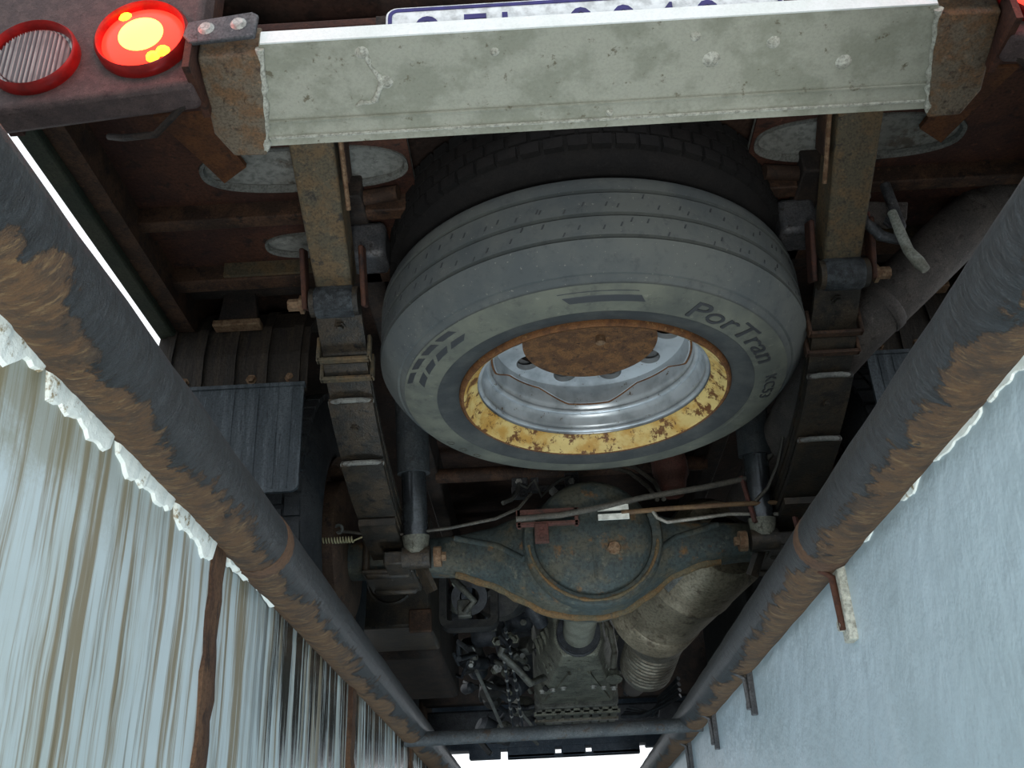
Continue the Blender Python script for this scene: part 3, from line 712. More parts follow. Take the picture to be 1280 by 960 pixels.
m = MB(); m.box(-0.155,-0.02,2.035,2.045,0.362,0.380); m.box(-0.155,-0.02,2.035,2.05,0.345,0.352); m.box(-0.153,-0.145,2.035,2.06,0.345,0.38); m.box(-0.03,-0.022,2.035,2.06,0.345,0.38)
o = part(m, 'pipe_bracket', 'red_primer', bevel=0.001)
m = MB(); m.box(-0.117,-0.087,2.028,2.04,0.303,0.346); part(m, 'lug_plate', 'red_primer', o, bevel=0.002)
for z in (0.315, 0.333): bolt(o, (-0.102,2.028,z), (0,-1,0), 0.004, 0.006, 'red_primer')
for z in (0.346, 0.366): part(MB().box(0.02,0.086,2.026,2.032,z,z+0.012), 'warning_label', 'white_label', axle)
# brake pipes and cables across the axle
m = MB(); m.tube([(-0.155,2.03,0.358),(-0.06,2.03,0.362),(0.02,2.025,0.372),(0.12,2.03,0.392),(0.25,2.05,0.415),(0.36,2.06,0.436),(0.42,2.04,0.49),(0.43,2.0,0.55)], 0.0068, 8); part(m, 'brake_hose', 'cable', smooth=60)
m = MB(); m.tube([(0.07,2.03,0.360),(0.16,2.03,0.364),(0.30,2.04,0.370),(0.49,2.06,0.376),(0.60,2.08,0.376)], 0.0055, 8); part(m, 'brake_pipe', 'brown_pipe', smooth=60)
m = MB(); m.tube([(0.135,2.03,0.365),(0.145,2.03,0.345),(0.165,2.03,0.334),(0.30,2.05,0.352),(0.50,2.07,0.348)], 0.004, 6); part(m, 'brake_pipe', 'pale_wire', smooth=60)
m = MB(); m.tube([(-0.58,2.08,0.375),(-0.50,2.08,0.362),(-0.42,2.07,0.350),(-0.30,2.06,0.356),(-0.20,2.06,0.372),(-0.15,2.08,0.400),(-0.12,2.15,0.46)], 0.0034, 6); part(m, 'handbrake_cable', 'cable', smooth=60)
m = MB(); m.lathe([(0.008,-0.004),(0.012,0),(0.008,0.004),(0.005,0)], (-0.545,2.075,0.372), (0,1,0.3), 12, closed=True); part(m, 'cable_eye', 'galvanised')
pts = []
for k in range(97):
    a = 2*PI*k/8; pts.append((-0.585+0.075*k/96, 2.07+0.0065*math.cos(a), 0.345+0.0065*math.sin(a)))
m = MB(); m.tube(pts+[(-0.495,2.07,0.348),(-0.485,2.07,0.352)], 0.0018, 5); part(m, 'return_spring', 'spring_zinc', smooth=60)
for x, z0, z1 in ((0.355,0.33,0.44),(0.445,0.28,0.45)):
    m = MB(); m.beam((x,2.05,z0),(x-0.012,2.06,z1),0.014,0.008); part(m, 'pipe_clip', 'red_primer', bevel=0.001)
m = MB(); m.tube([(0.36,2.04,0.375),(0.385,2.02,0.395),(0.41,2.0,0.44),(0.425,1.96,0.50)], 0.004, 6); part(m, 'brake_hose', 'cable', smooth=60)
# load sensing valve on top of the differential
m = MB(); m.box(-0.170,0.005,2.355,2.365,0.545,0.560)
v = part(m, 'brake_valve', 'steel_plate', bevel=0.002)
for q in ((-0.168,-0.128,2.34,2.36,0.525,0.578), (-0.035,0.0,2.34,2.36,0.51,0.585), (-0.12,-0.10,2.335,2.36,0.54,0.575)): part(MB().box(*q), 'valve_plate', 'steel_plate', v, bevel=0.002)
m = MB(); m.tube([(-0.15,2.335,0.56),(-0.13,2.33,0.545),(-0.11,2.33,0.565),(-0.095,2.33,0.52),(-0.07,2.33,0.545),(-0.05,2.33,0.56),(-0.02,2.33,0.57)], 0.004, 6); part(m, 'valve_pipe', 'galvanised', v, 60)
m = MB(); m.tube([(-0.15,2.335,0.56),(-0.155,2.32,0.53),(-0.17,2.30,0.505),(-0.19,2.28,0.49)], 0.006, 6); part(m, 'valve_pipe', 'galvanised', v, 60)
m = MB(); m.beam((-0.07,2.325,0.535),(-0.04,2.325,0.50),0.02,0.016); part(m, 'valve_body', 'bolt_zinc', v)
for x, z in ((-0.15,0.565),(-0.018,0.56)): bolt(v, (x,2.338,z), (0,-1,0), 0.006, 0.008, 'bolt_zinc')
for dx, dz in ((0,0),(0.015,0.012)):
    m = MB(); m.tube([(0.0+dx,2.33,0.60+dz),(0.06+dx,2.3,0.585+dz),(0.12+dx,2.25,0.54+dz),(0.155+dx,2.2,0.48+dz),(0.165+dx,2.15,0.43)], 0.0055, 8); part(m, 'brake_hose', 'cable', smooth=60)
m = MB(); m.lathe([(0.0,0.11),(0.09,0.10),(0.13,0.07),(0.15,0.0)], (-0.01,2.36,0.39), (0,0.25,1), 28); part(m, 'differential_casing', 'engine_dark', axle, 60)
m = MB(); m.lathe([(0,-0.06),(0.03,-0.055),(0.036,-0.02),(0.045,0.0),(0.045,0.04)], (0.225,2.3,0.55), (0,0.2,1), 10); part(m, 'bump_stop', 'red_primer', smooth=60)
m = MB(); m.lathe([(0,-0.05),(0.022,-0.045),(0.03,0.0)], (0.40,2.2,0.50), (0,0,1), 10); part(m, 'bump_stop', 'orange', smooth=60)

# --- shock absorbers
for s in (-1, 1):
    a = Vector((s*0.374,2.08,0.30)); b = Vector((s*0.382,2.02,0.70)); d = (b-a).normalized()
    def P(f): return a+(b-a)*f
    m = MB(); m.tube([P(0.10), P(0.30), P(0.50)], 0.0275, 22); S = part(m, 'shock_absorber', 'shock_tube', smooth=60)
    m = MB(); m.tube([P(0.46), P(1.0)], 0.0365, 22); part(m, 'dust_sleeve', 'shock_black', S, 60)
    m = MB(); m.tube([P(0.02), P(0.115)], [0.024,0.030], 20); part(m, 'lower_collar', 'cast_alloy', S, 60)
    m = MB(); m.lathe([(0.0,-0.03),(0.024,-0.03),(0.024,0.03),(0.0,0.03)], P(0.0), (1,0,0), 20); part(m, 'lower_eye', 'spring_steel', S, 40)
    m = MB(); m.lathe([(0.008,-0.008),(0.022,-0.008),(0.022,0.008),(0.008,0.008)], P(0.0)+Vector((-s*0.046,0,0)), (1,0,0), 20, closed=True); part(m, 'washer', 'bolt_rust', S, 40)
    bolt(S, P(0.0)+Vector((-s*0.05,0,0)), (-s,0,0), 0.010, 0.014, 'bolt_rust')
    m = MB(); m.box(*sorted((s*0.395,s*0.445)), 2.07, 2.20, 0.285, 0.315); part(m, 'mount', 'spring_steel', S, bevel=0.004)
    m = MB(); m.beam((s*0.37,2.10,0.292),(s*0.345,2.12,0.235),0.03,0.012); part(m, 'mount_tab', 'spring_steel', S)

# --- drive line, gearbox, engine
m = MB(); m.tube([(0.0,2.36,0.315),(0.0,2.7,0.33),(0.0,3.06,0.352)], 0.048, 24); part(m, 'drive_shaft', 'shaft_steel', smooth=60)
m = MB(); m.lathe([(0,-0.02),(0.066,-0.02),(0.066,0.0),(0.058,0.004),(0.058,0.014),(0.068,0.018),(0.068,0.03),(0,0.03)], (0.0,3.07,0.353), (0,1,0.05), 28); part(m, 'shaft_flange', 'engine_dark', smooth=40)
def loft(rings):
    m = MB(); n = len(rings[0])
    for r in rings: m.v += r
    for k in range(len(rings)-1):
        for j in range(n): m.f.append((k*n+j, k*n+(j+1)%n, (k+1)*n+(j+1)%n, (k+1)*n+j))
    m.f += [tuple(range(n)), tuple((len(rings)-1)*n+j for j in range(n))]; return m
def octo(y, w_, z0, z1, c=0.3):
    h = z1-z0; return [(-w_,y,z0+h*c),(-w_*(1-c),y,z0),(w_*(1-c),y,z0),(w_,y,z0+h*c),(w_,y,z1),(-w_,y,z1)]
g = loft([octo(3.10,0.075,0.29,0.45), octo(3.20,0.095,0.275,0.50), octo(3.36,0.13,0.262,0.52), octo(3.52,0.142,0.258,0.55,0.2), octo(3.71,0.150,0.255,0.58,0.15)])
gb = part(g, 'gearbox', 'cast_alloy', smooth=25, bevel=0.006)
for s in (-1, 1):
    for k in range(4):
        m = MB(); y = 3.18+0.05*k; m.beam((s*(0.06+0.012*k),y,0.288),(s*(0.10+0.012*k),y+0.01,0.40),0.012,0.022,(0,1,0)); part(m, 'casting_rib', 'cast_alloy', gb, bevel=0.002)
    m = MB(); m.beam((s*0.03,3.24,0.268),(s*0.11,3.62,0.252),0.010,0.012); part(m, 'casting_rib', 'cast_alloy', gb)
    for k in range(3): bolt(gb, (s*(0.05+0.035*k),3.42+0.02*k,0.258), (0,0,-1), 0.008, 0.010, 'bolt_zinc')
m = MB(); m.beam((0,3.2,0.272),(0,3.85,0.25),0.010,0.010); part(m, 'casting_rib', 'cast_alloy', gb)
m = MB(); m.tube([(0.075,3.05,0.40),(0.10,3.1,0.37),(0.115,3.2,0.32),(0.112,3.28,0.29)], 0.010, 8); part(m, 'breather_hose', 'bellows', smooth=60)
m = MB(); m.lathe([(0,0),(0.028,0),(0.028,0.02),(0,0.02)], (0.115,3.36,0.28), (0,-0.4,-1), 12); part(m, 'oil_plug', 'cast_alloy', gb, 40)
pan = part(loft([octo(3.72,0.15,0.240,0.42,0.1), octo(4.10,0.155,0.238,0.42,0.1)]), 'oil_pan', 'engine_grey', smooth=25, bevel=0.004)
for k in range(9):
    x = -0.136+0.034*k; part(MB().box(x-0.012,x+0.012,3.735,4.08,0.224,0.242), 'pan_fin', 'cast_alloy' if k % 3 else 'engine_grey', pan, bevel=0.002)
part(MB().beam((-0.155,3.88,0.222),(0.155,3.88,0.222),0.03,0.010), 'pan_rib', 'bellows', pan)
part(MB().beam((-0.155,3.75,0.226),(0.155,3.75,0.226),0.03,0.012), 'pan_rib', 'cast_alloy', pan)
part(MB().box(-0.30,0.30,3.7,4.6,0.52,0.86), 'engine_block', 'engine_dark', bevel=0.02)
part(MB().box(-0.88,0.88,4.6,4.66,0.42,0.9), 'engine_bulkhead', 'chassis_black')
# brown box (tank) ahead of the left spring
tk = part(MB().box(-0.60,-0.405,2.62,2.9,0.285,0.60), 'battery_tray', 'spring_steel', bevel=0.008)
m = MB(); m.lathe([(0.055,0.0),(0.06,-0.006),(0.065,0.0)], (-0.51,2.62,0.41), (0,1,0), 28); part(m, 'emboss', 'spring_steel', tk)
part(MB().box(-0.46,-0.40,2.612,2.63,0.27,0.33), 'bracket', 'rust_dark', tk, bevel=0.003)
part(MB().box(-0.62,-0.41,2.92,3.6,0.27,0.60), 'fuel_tank', 'chassis_black', bevel=0.02)
part(MB().box(0.46,0.74,2.75,3.6,0.24,0.62), 'sky_block', 'black_oily', bevel=0.02)  # added box that blocks a sky gap beside the silencer
# black frame with a round opening
def ring(name, c, r0, r1, d, mat, ax=(0,1,0.3), seg=28, parent=truck):
    m = MB(); m.lathe([(r0,0),(r1,0),(r1,d),(r0,d)], c, ax, seg, closed=True); return part(m, name, mat, parent, 40)
fr = part(frame_ring(-0.405,-0.235,0.335,0.56,0.03,0.022,2.86,2.92), 'servo_frame', 'black_oily', smooth=40)
ring('servo_ring', (-0.33,2.84,0.535), 0.042, 0.060, 0.05, 'black_oily', parent=fr)
ring('servo_ring', (-0.315,2.83,0.415), 0.028, 0.052, 0.06, 'engine_dark', parent=fr)
part(MB().box(-0.35,-0.31,2.83,2.86,0.36,0.41), 'valve_block', 'engine_grey', fr, bevel=0.004)
m = MB(); m.tube([(-0.36,2.83,0.47),(-0.33,2.80,0.43),(-0.30,2.82,0.40),(-0.33,2.83,0.37)], 0.010, 8); part(m, 'hose', 'engine_grey', fr, 60)
m = MB(); m.lathe([(0,-0.05),(0.07,-0.05),(0.085,-0.03),(0.085,0.06),(0.0,0.06)], (-0.225,2.95,0.46), (0.2,1,0.35), 28); mo = part(m, 'brake_servo', 'black_oily', smooth=40)
m = MB(); m.beam((-0.275,2.885,0.425),(-0.20,2.885,0.475),0.024,0.016); part(m, 'arm', 'engine_grey', mo, bevel=0.003)
m = MB(); m.beam((-0.215,2.885,0.495),(-0.19,2.885,0.475),0.03,0.02); part(m, 'arm', 'engine_grey', mo, bevel=0.003)
m = MB(); m.beam((-0.265,2.90,0.585),(-0.205,2.90,0.62),0.022,0.014); part(m, 'data_label', 'bolt_zinc', mo)
m = MB(); m.beam((-0.17,3.0,0.56),(-0.09,3.0,0.63),0.04,0.03); part(m, 'link_arm', 'engine_grey', bevel=0.004)
al = part(loft([octo(2.98,0.001,0.40,0.56)]+[[(x*0.9-0.055,y,z) for x,y,z in octo(yy,0.055,0.425,0.585,0.15)] for yy in (2.99,3.12)]), 'alternator', 'cast_alloy', smooth=25, bevel=0.004)
for k in range(3): part(MB().box(-0.10+0.04*k,-0.08+0.04*k,2.968,2.99,0.43,0.57), 'alternator_fin', 'cast_alloy', al)
for x in (-0.075,-0.03): part(MB().box(x-0.016,x+0.016,2.955,2.985,0.418,0.432), 'terminal', 'bolt_zinc', al)
m = MB(); m.tube([(-0.14,3.05,0.52),(-0.13,3.0,0.47),(-0.135,3.0,0.42),(-0.11,3.05,0.38)], [0.03,0.034,0.03,0.022], 12); part(m, 'coolant_hose', 'engine_dark', smooth=60)
r = random.Random(11)
for k in range(44):                                   # small pumps, unions and brackets on the engine's flank
    x = r.uniform(-0.40,-0.13); y = r.uniform(3.1,4.1); z = 0.58-0.36*(y-3.1)+r.uniform(-0.05,0.03); sz = r.uniform(0.018,0.045)
    ty = r.random(); mt = r.choice(['engine_dark','engine_dark','black_oily','engine_grey'])
    m = MB()
    if ty < 0.5:
        m.lathe([(0,-sz),(sz*0.7,-sz),(sz,-sz*0.6),(sz,sz),(sz*0.6,sz*1.4),(0,sz*1.4)], (x,y,z), (r.uniform(-1,1),r.uniform(-1,1),r.uniform(-.6,.6)), 14); part(m, 'engine_fitting', mt, smooth=40)
    else:
        m.beam((x,y,z),(x+r.uniform(-.06,.06),y+r.uniform(-.03,.03),z+r.uniform(-.06,.06)),sz,sz*0.8); part(m, 'engine_bracket', mt, bevel=0.004)
for k in range(18):
    x = r.uniform(-0.42,-0.12); y = r.uniform(3.0,4.0); z = r.uniform(0.27,0.50)
    pts = [(x,y,z)]
    for j in range(4): x += r.uniform(-.06,.06); y += r.uniform(-.04,.1); z += r.uniform(-.05,.04); pts.append((x,y,max(z,0.2)))
    m = MB(); m.tube(pts, r.uniform(0.005,0.012), 8); part(m, 'engine_hose', r.choice(['engine_dark','black_oily','engine_grey']), smooth=60)
for k in range(26):  # pale bolts added as small highlights among the dark fittings
    x = r.uniform(-0.40,-0.12); y = r.uniform(3.05,3.7); z = 0.56-0.36*(y-3.1)+r.uniform(-0.08,0.0)
    bolt(truck, (x,y,z), (r.uniform(-.5,.5),-1,r.uniform(-1,0)), r.uniform(0.006,0.011), r.uniform(0.01,0.03), r.choice(['bolt_zinc','engine_grey','cast_alloy']), 'highlight_bolt')
for x0, x1 in ((-0.245,-0.235), (-0.225,-0.20)):       # two short wrapped looms, wound with pale clips
    m = MB(); pts = [(x0+(x1-x0)*f, 3.1+0.75*f, 0.385-0.16*f+0.02*math.sin(f*5)) for f in [k/12 for k in range(13)]]
    m.tube(pts, 0.0045, 8); lo = part(m, 'wiring_loom', 'engine_dark', smooth=60)
    for k in range(11):
        p = Vector(pts[k])*0.5+Vector(pts[k+1])*0.5
        m = MB(); m.lathe([(0.005,-0.007),(0.006,-0.005),(0.006,0.005),(0.005,0.007)], p, Vector(pts[k+1])-Vector(pts[k]), 8); part(m, 'loom_clip', 'bolt_zinc', lo, 60)
for a, b in (((-0.20,3.75,0.235),(0.0-0.14,3.95,0.175)), ((-0.22,3.85,0.205),(-0.15,4.05,0.165)), ((-0.33,3.3,0.30),(-0.26,3.85,0.165)), ((-0.30,3.9,0.20),(-0.24,3.9,0.20))):
    m = MB(); m.tube([a, (Vector(a)+Vector(b))/2+Vector((0,0,0.004)), b], 0.0065, 8); part(m, 'control_rod', 'galvanised', smooth=60)
# right-hand hoses under the gearbox
for k in range(4):
    m = MB(); m.tube([(0.17+0.01*k,3.9,0.23+0.01*k),(0.24+0.02*k,3.85,0.22),(0.31,3.75+0.03*k,0.235+0.015*k),(0.37,3.7,0.26+0.02*k)], 0.008, 8); part(m, 'engine_hose', 'engine_dark', smooth=60)
m = MB(); m.tube([(0.20,3.3,0.5),(0.19,3.4,0.4),(0.2,3.5,0.33),(0.18,3.7,0.28)], 0.014, 8); part(m, 'engine_hose', 'engine_dark', smooth=60)
# front axle beam and bumper seen at the far end
m = MB(); m.beam((-0.66,4.75,0.36),(0.66,4.75,0.36),0.09,0.10); part(m, 'front_axle', 'engine_dark', bevel=0.01)
bz = 0.30
fb = part(MB().box(-0.75,0.75,5.2,5.32,bz,0.62), 'front_bumper', 'front_bumper', bevel=0.01)
part(MB().box(-0.50,-0.345,5.2,5.26,bz-0.042,bz+0.01), 'bumper_skirt', 'front_bumper', fb, bevel=0.006)
part(MB().box(-0.31,-0.075,5.2,5.26,bz-0.045,bz+0.01), 'bumper_skirt', 'front_bumper', fb, bevel=0.006)
part(MB().box(-0.045,0.075,5.2,5.26,bz-0.045,bz+0.01), 'bumper_skirt', 'front_bumper', fb, bevel=0.006)
part(MB().box(0.105,0.34,5.2,5.26,bz-0.045,bz+0.01), 'bumper_skirt', 'front_bumper', fb, bevel=0.006)
part(MB().box(-0.31,0.34,5.2,5.26,bz-0.045,bz-0.030), 'bumper_lip', 'front_bumper', fb)
part(MB().box(0.37,0.45,5.2,5.26,bz-0.02,bz+0.01), 'bumper_skirt', 'front_bumper', fb, bevel=0.006)

# --- silencer, bellows and tail pipe
A = Vector((0.345,2.38,0.405)); B = Vector((0.200,2.80,0.335)); d = (B-A).normalized(); L = (B-A).length
m = MB(); m.lathe([(0.05,-0.02),(0.10,-0.01),(0.124,0.02),(0.124,L*0.40),(0.127,L*0.41),(0.127,L*0.43),(0.124,L*0.44),(0.124,L*0.84),(0.128,L*0.85),(0.130,L*0.98),(0.130,L),(0.118,L*1.01),(0.07,L*1.04)], A, d, 44); si = part(m, 'silencer', 'muffler', smooth=40)
m = MB(); m.lathe([(0.126,L*0.05),(0.129,L*0.06),(0.129,L*0.32),(0.126,L*0.33)], A, d, 20, a0=2.4, a1=5.0); part(m, 'heat_shield', 'galvanised', si, 40)
m = MB(); m.beam(A+d*L*0.75+Vector((-0.115,-0.07,-0.02)), A+d*L*0.85+Vector((-0.05,-0.10,-0.055)), 0.05, 0.012); part(m, 'strap', 'muffler', si)
B2 = Vector((0.225,2.86,0.315)); E2 = Vector((0.205,3.16,0.262)); d2 = (E2-B2).normalized(); L2 = (E2-B2).length
p = [(0.06,-0.05),(0.082,-0.03),(0.086,0.0),(0.086,0.07)]
for k in range(9):
    h = 0.085+k*(L2-0.10)/9; p += [(0.083,h-0.004),(0.074,h),(0.074,h+0.006),(0.083,h+0.011)]
p += [(0.082,L2),(0.05,L2+0.02),(0.045,L2+0.10)]
m = MB(); m.lathe(p, B2, d2, 40); part(m, 'exhaust_bellows', 'bellows', smooth=30)
m = MB(); m.tube([E2+d2*0.08, E2+d2*0.2+Vector((0,0,0.03)), E2+d2*0.5+Vector((0.03,0,0.12))], 0.04, 16); part(m, 'down_pipe', 'exhaust_pipe', smooth=60)
path = [(0.40,2.30,0.46),(0.445,2.05,0.52),(0.47,1.80,0.55),(0.50,1.66,0.556),(0.545,1.61,0.585),(0.62,1.59,0.645),(0.70,1.58,0.713),(0.755,1.575,0.755),(0.80,1.565,0.775),(0.85,1.55,0.770),(0.93,1.53,0.74)]
m = MB(); m.tube(path, 0.052, 24); tp = part(m, 'tail_pipe', 'exhaust_pipe', smooth=60)
for q in (4, 7):
    m = MB(); a, b = Vector(path[q]), Vector(path[q+1]); m.lathe([(0.052,-0.012),(0.0545,-0.008),(0.0545,0.008),(0.052,0.012)], a, b-a, 24); part(m, 'weld_ring', 'exhaust_pipe', tp, 60)
# exhaust hanger with a pale hooked lever
m = MB(); m.prism([(0.485,0.712),(0.575,0.705),(0.565,0.668),(0.53,0.655),(0.50,0.665)], 1.452, 1.462, 'y'); hg = part(m, 'pipe_hanger', 'exhaust_pipe', bevel=0.002)
m = MB(); m.tube([(0.478,1.45,0.70),(0.49,1.448,0.665),(0.51,1.447,0.632),(0.535,1.446,0.622),(0.548,1.447,0.65),(0.54,1.447,0.74)], 0.010, 8); part(m, 'hook', 'steel_plate', hg, 60)
m = MB(); m.tube([(0.505,1.44,0.755),(0.500,1.44,0.71)], 0.007, 8); part(m, 'stud', 'pale_wire', hg, 60)
bolt(hg, (0.535,1.452,0.662), (0,-1,0), 0.009, 0.012, 'steel_plate')
m = MB(); m.tube([(0.532,1.43,0.668),(0.535,1.425,0.62),(0.538,1.42,0.58),(0.548,1.417,0.555),(0.556,1.415,0.537)], [0.008,0.009,0.009,0.011,0.008], 10); part(m, 'lever', 'hook_bar', hg, 60)
m = MB(); m.tube([(0.495,1.44,0.68),(0.50,1.47,0.64),(0.505,1.49,0.60)], 0.004, 6); part(m, 'stay', 'red_primer', hg, 60)

# ------------------------------------------------------------------ spare wheel under the frame
tilt = math.radians(-2.0)
spare = empty('spare_wheel', (TX+0.010, 1.689, 0.470)); spare.rotation_euler = (tilt, 0, 0)
tag(spare, 'worn spare wheel with silver and rusty yellow rim slung under the truck', 'spare wheel')
def spart(mb, name, mat, parent=spare, smooth=50, bevel=0): return mb.build(name, mat, parent, None, smooth, bevel)
TR = [(0.243,0.036),(0.246,0.020),(0.256,0.010),(0.278,0.003),(0.300,0.000),(0.306,-0.0012),(0.309,0.001),(0.330,0.003),(0.350,0.009),(0.362,0.017),(0.365,0.022),(0.369,0.0225),(0.378,0.032),(0.389,0.046),(0.397,0.058)]
for g in (0.069, 0.113, 0.160):
    TR += [(0.4008,g-0.0035),(0.390,g-0.0018),(0.390,g+0.0018),(0.4018,g+0.0035)]
TR += [(0.400,0.180),(0.395,0.192),(0.378,0.206),(0.350,0.216),(0.300,0.218),(0.26,0.20),(0.243,0.18)]
ty = spart(MB().lathe(TR, (0,0,0), (0,0,1), 144), 'tyre', 'tyre_spare', smooth=35)
m = MB(); m.lathe([(0.296,-0.0006),(0.318,0.0006),(0.340,0.0045),(0.356,0.0118)], (0,0,-0.0012), (0,0,1), 120); spart(m, 'sidewall_band', 'tyre_dust', ty)
spart(MB().lathe([(0.247,0.018),(0.256,0.0085),(0.278,0.0018),(0.2955,-0.0010)], (0,0,-0.0008), (0,0,1), 120), 'bead_band', 'tyre_ring', ty)
def on_side(r):          # height of the sidewall at radius r (underside)
    for a, b in zip(TR, TR[1:]):
        if a[0] <= r <= b[0] and b[1] < 0.1: return a[1]+(b[1]-a[1])*(r-a[0])/max(b[0]-a[0],1e-6)
    return 0
def side_text(s, size, r0, ang, mat, name, shear=0.0, sx=1.0):
    vs, fs = text_mesh(s, size, 0.0015, shear)
    b = MB(); out = []
    for v in vs:
        r = r0+v.y; a = ang + v.x*sx/r0
        out.append((r*math.cos(a), r*math.sin(a), on_side(r)-0.0022-v.z))
    b.add(out, fs); return spart(b, name, mat, ty, 0)
side_text('PorTran', 0.050, 0.306, math.radians(-64), 'tyre_black', 'lettering', 0.15, 1.45)
side_text('KC53', 0.030, 0.316, math.radians(-9), 'tyre_black', 'lettering', 0.0, 1.25)
def side_patch(r0, r1, a0, a1, mat, name, skew=0.0, lift=0.0022):
    b = MB(); n = 6; rows = []
    for k in range(n+1):
        f = k/n; row = []
        for j in range(4):
            g = j/3; r = r0+(r1-r0)*g; a = math.radians(a0+(a1-a0)*f+skew*g); row.append((r*math.cos(a), r*math.sin(a), on_side(r)-lift))
        rows.append(row)
    for r in rows: b.v += r
    for k in range(n):
        for j in range(3): b.f.append((k*4+j, k*4+j+1, k*4+5+j, k*4+4+j))
    return spart(b, name, mat, ty, 0)
for k in range(4):                                   # dark chevron blocks
    a = -168+8.5*k
    side_patch(0.318, 0.333, a, a+6.5, 'tyre_black', 'chevron', 3.5); side_patch(0.336, 0.352, a+3.5, a+10, 'tyre_black', 'chevron', -3.5)
side_patch(0.312, 0.345, -98, -76, 'tyre_black', 'chevron', -4)
for a0, a1, r0, r1 in ((14,30,0.30,0.303),(14,30,0.345,0.348),(140,158,0.345,0.349),(60,130,0.309,0.312)):
    side_patch(r0, r1, a0, a1, 'tyre_dust', 'moulding')
for a in (148, 141, 134): side_text('O', 0.022, 0.325, math.radians(a), 'tyre_dust', 'lettering')
# tread sipes: short nicks in the ribs
sip = MB()
for row, h in enumerate((0.091, 0.137)):
    for k in range(84):
        a = 2*PI*(k+0.3*row+random.uniform(-0.45,0.45))/84; r = 0.4015; hh = h+random.uniform(-0.014,0.014)
        da = 0.004/r; P = []
        for rr in (r-0.004, r+0.0006):
            for q, z in ((a-da*0.35,hh-0.004),(a+da*0.35,hh-0.004),(a+da*1.2,hh+0.004),(a+da*0.5,hh+0.004)):
                P.append((rr*math.cos(q), rr*math.sin(q), z))
        sip.hexa(P)
sip = spart(sip, 'sipes', 'tyre_black', ty, 0); sip['kind'] = 'stuff'
# rim
RZ = -0.002
rim = spart(MB().lathe([(0.222,0.030),(0.227,0.036),(0.224,0.042),(0.214,0.046),(0.2115,0.052),(0.2105,0.064),(0.206,0.072),(0.195,0.084),(0.192,0.092),(0.1912,0.118),(0.190,0.124),(0.186,0.130),(0.186,0.175)], (0,0,RZ), (0,0,1), 96), 'rim', 'rim_silver', smooth=60)
for r_, h_, q_ in ((0.2165,0.041,0.0050), (0.200,0.076,0.0055)):
    spart(MB().lathe([(r_+q_*math.cos(2*PI*k/10), h_+q_*math.sin(2*PI*k/10)) for k in range(10)], (0,0,RZ), (0,0,1), 96, closed=True), 'rim_ridge', 'rim_silver', rim, 60)
spart(MB().lathe([(0.246,0.016),(0.252,0.010),(0.2545,0.012),(0.2545,0.004),(0.250,0.000),(0.245,0.002)], (0,0,RZ), (0,0,1), 96), 'rim_flange', 'rim_rust', rim)
spart(MB().lathe([(0.246,0.001),(0.242,0.004),(0.238,0.014),(0.230,0.024),(0.222,0.029),(0.220,0.033)], (0,0,RZ), (0,0,1), 96), 'bead_seat', 'rim_yellow', rim)
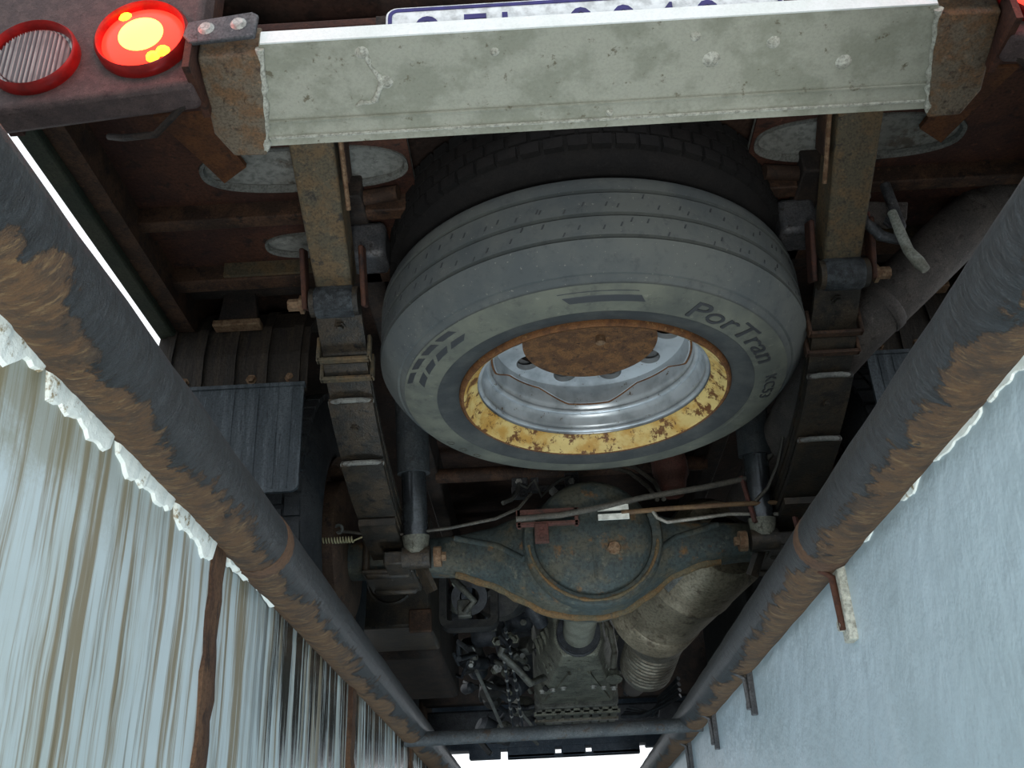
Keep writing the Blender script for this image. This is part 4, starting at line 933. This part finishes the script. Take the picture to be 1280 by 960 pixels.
# wavy weld edge of the disc, disc with holes
b = MB(); n = 144; rows = [[], [], []]
for k in range(n):
    a = 2*PI*k/n; wv = max(-1, min(1, 1.6*math.cos(4*a+PI/2*0))); h = 0.108-0.012*wv*-1
    h = 0.104+0.014*wv
    for rr, hh, row in ((0.1915,h,0),(0.1865,h,1),(0.186,0.150,2)):
        rows[row].append((rr*math.cos(a+PI/4), rr*math.sin(a+PI/4), RZ+hh))
for r in rows: b.v += r
for q in range(2):
    for k in range(n): b.f.append((q*n+k, q*n+(k+1)%n, (q+1)*n+(k+1)%n, (q+1)*n+k))
spart(b, 'disc_skirt', 'rim_silver', rim)
spart(MB().tube(rows[0]+rows[0][:1], 0.0022, 6, False), 'disc_weld', 'rim_rust', rim, 60)
def disc_with_holes():
    b = MB(); nh = 10; m_ = 24
    prof = lambda r: 0.128+0.026*((0.187-r)/0.187)**0.7 if r < 0.187 else 0.128
    sec = 2*PI/nh; rc, rh = 0.150, 0.024; ri, ro = 0.112, 0.187
    for s_ in range(nh):
        a0 = s_*sec; cx, cy = rc*math.cos(a0), rc*math.sin(a0); base = len(b.v); inn = []; out = []
        for k in range(m_):
            t = 2*PI*k/m_; inn.append((cx+rh*math.cos(t+a0), cy+rh*math.sin(t+a0)))
            # outer sample on the sector boundary in (radius, angle) space
            u, v_ = math.cos(t), math.sin(t); f = 1/max(abs(u),abs(v_)); u *= f; v_ *= f
            r = rc+(ro-rc)*u if u > 0 else rc+(rc-ri)*u
            out.append((r*math.cos(a0+v_*sec/2), r*math.sin(a0+v_*sec/2)))
        for x, y in inn: b.v.append((x,y,RZ+prof(math.hypot(x,y))))
        for x, y in out: b.v.append((x,y,RZ+prof(math.hypot(x,y))))
        for x, y in inn: b.v.append((x,y,RZ+prof(math.hypot(x,y))+0.012))
        for k in range(m_):
            j = (k+1) % m_; b.f.append((base+k, base+j, base+m_+j, base+m_+k)); b.f.append((base+k, base+2*m_+k, base+2*m_+j, base+j))
    b.lathe([(ri,prof(ri)),(0.09,prof(0.09)),(0.0,prof(0.09))], (0,0,RZ), (0,0,1), 60)
    return b
spart(disc_with_holes(), 'wheel_disc', 'rim_silver', rim, 60)
spart(MB().lathe([(0.0,0.128),(0.04,0.126),(0.10,0.120),(0.126,0.119),(0.131,0.121),(0.131,0.130),(0.10,0.139)], (0,0,RZ), (0,0,1), 64), 'carrier_plate', 'rust_hub', rim, 40)
spart(MB().lathe([(0,-0.014),(0.010,-0.012),(0.010,0.0)], (0.02,-0.01,0.124), (0,0,1), 8), 'carrier_bolt', 'bolt_rust', rim, 40)
spart(MB().lathe([(0.0,0.168),(0.19,0.168)], (0,0,0), (0,0,1), 40), 'hole_shade', 'chassis_black', rim)  # black sheet added as the shade behind the hand holes
# a second, dark tyre stowed above it
t2 = empty('stowed_tyre', (TX+0.012, 1.665, 0.700)); tag(t2, 'dark dusty tyre stowed flat above the spare wheel', 'tyre')
R2 = 0.385
P2 = [(0.235,0.03),(0.27,0.004),(0.31,0.0),(0.35,0.010),(0.372,0.028),(0.380,0.05),(0.380,0.11),(0.372,0.132),(0.35,0.148),(0.31,0.156),(0.27,0.150),(0.235,0.125)]
t2m = MB().lathe(P2, (0,0,0), (0,0,1), 96, closed=True).build('casing', 'tyre_dark', t2, None, 50)
b = MB()
for row in range(4):
    for k in range(60):
        a0 = 2*PI*(k+0.5*(row%2))/60; a1 = a0+2*PI/60*0.8; h0 = 0.03+row*0.026; h1 = h0+0.022; P = []
        for rr in (R2-0.012, R2+0.001):
            for a, h in ((a0,h0),(a1,h0),(a1,h1),(a0,h1)): P.append((rr*math.cos(a), rr*math.sin(a), h))
        b.hexa(P)
b = b.build('tread', 'tyre_dark', t2, None, 0); b['kind'] = 'stuff'
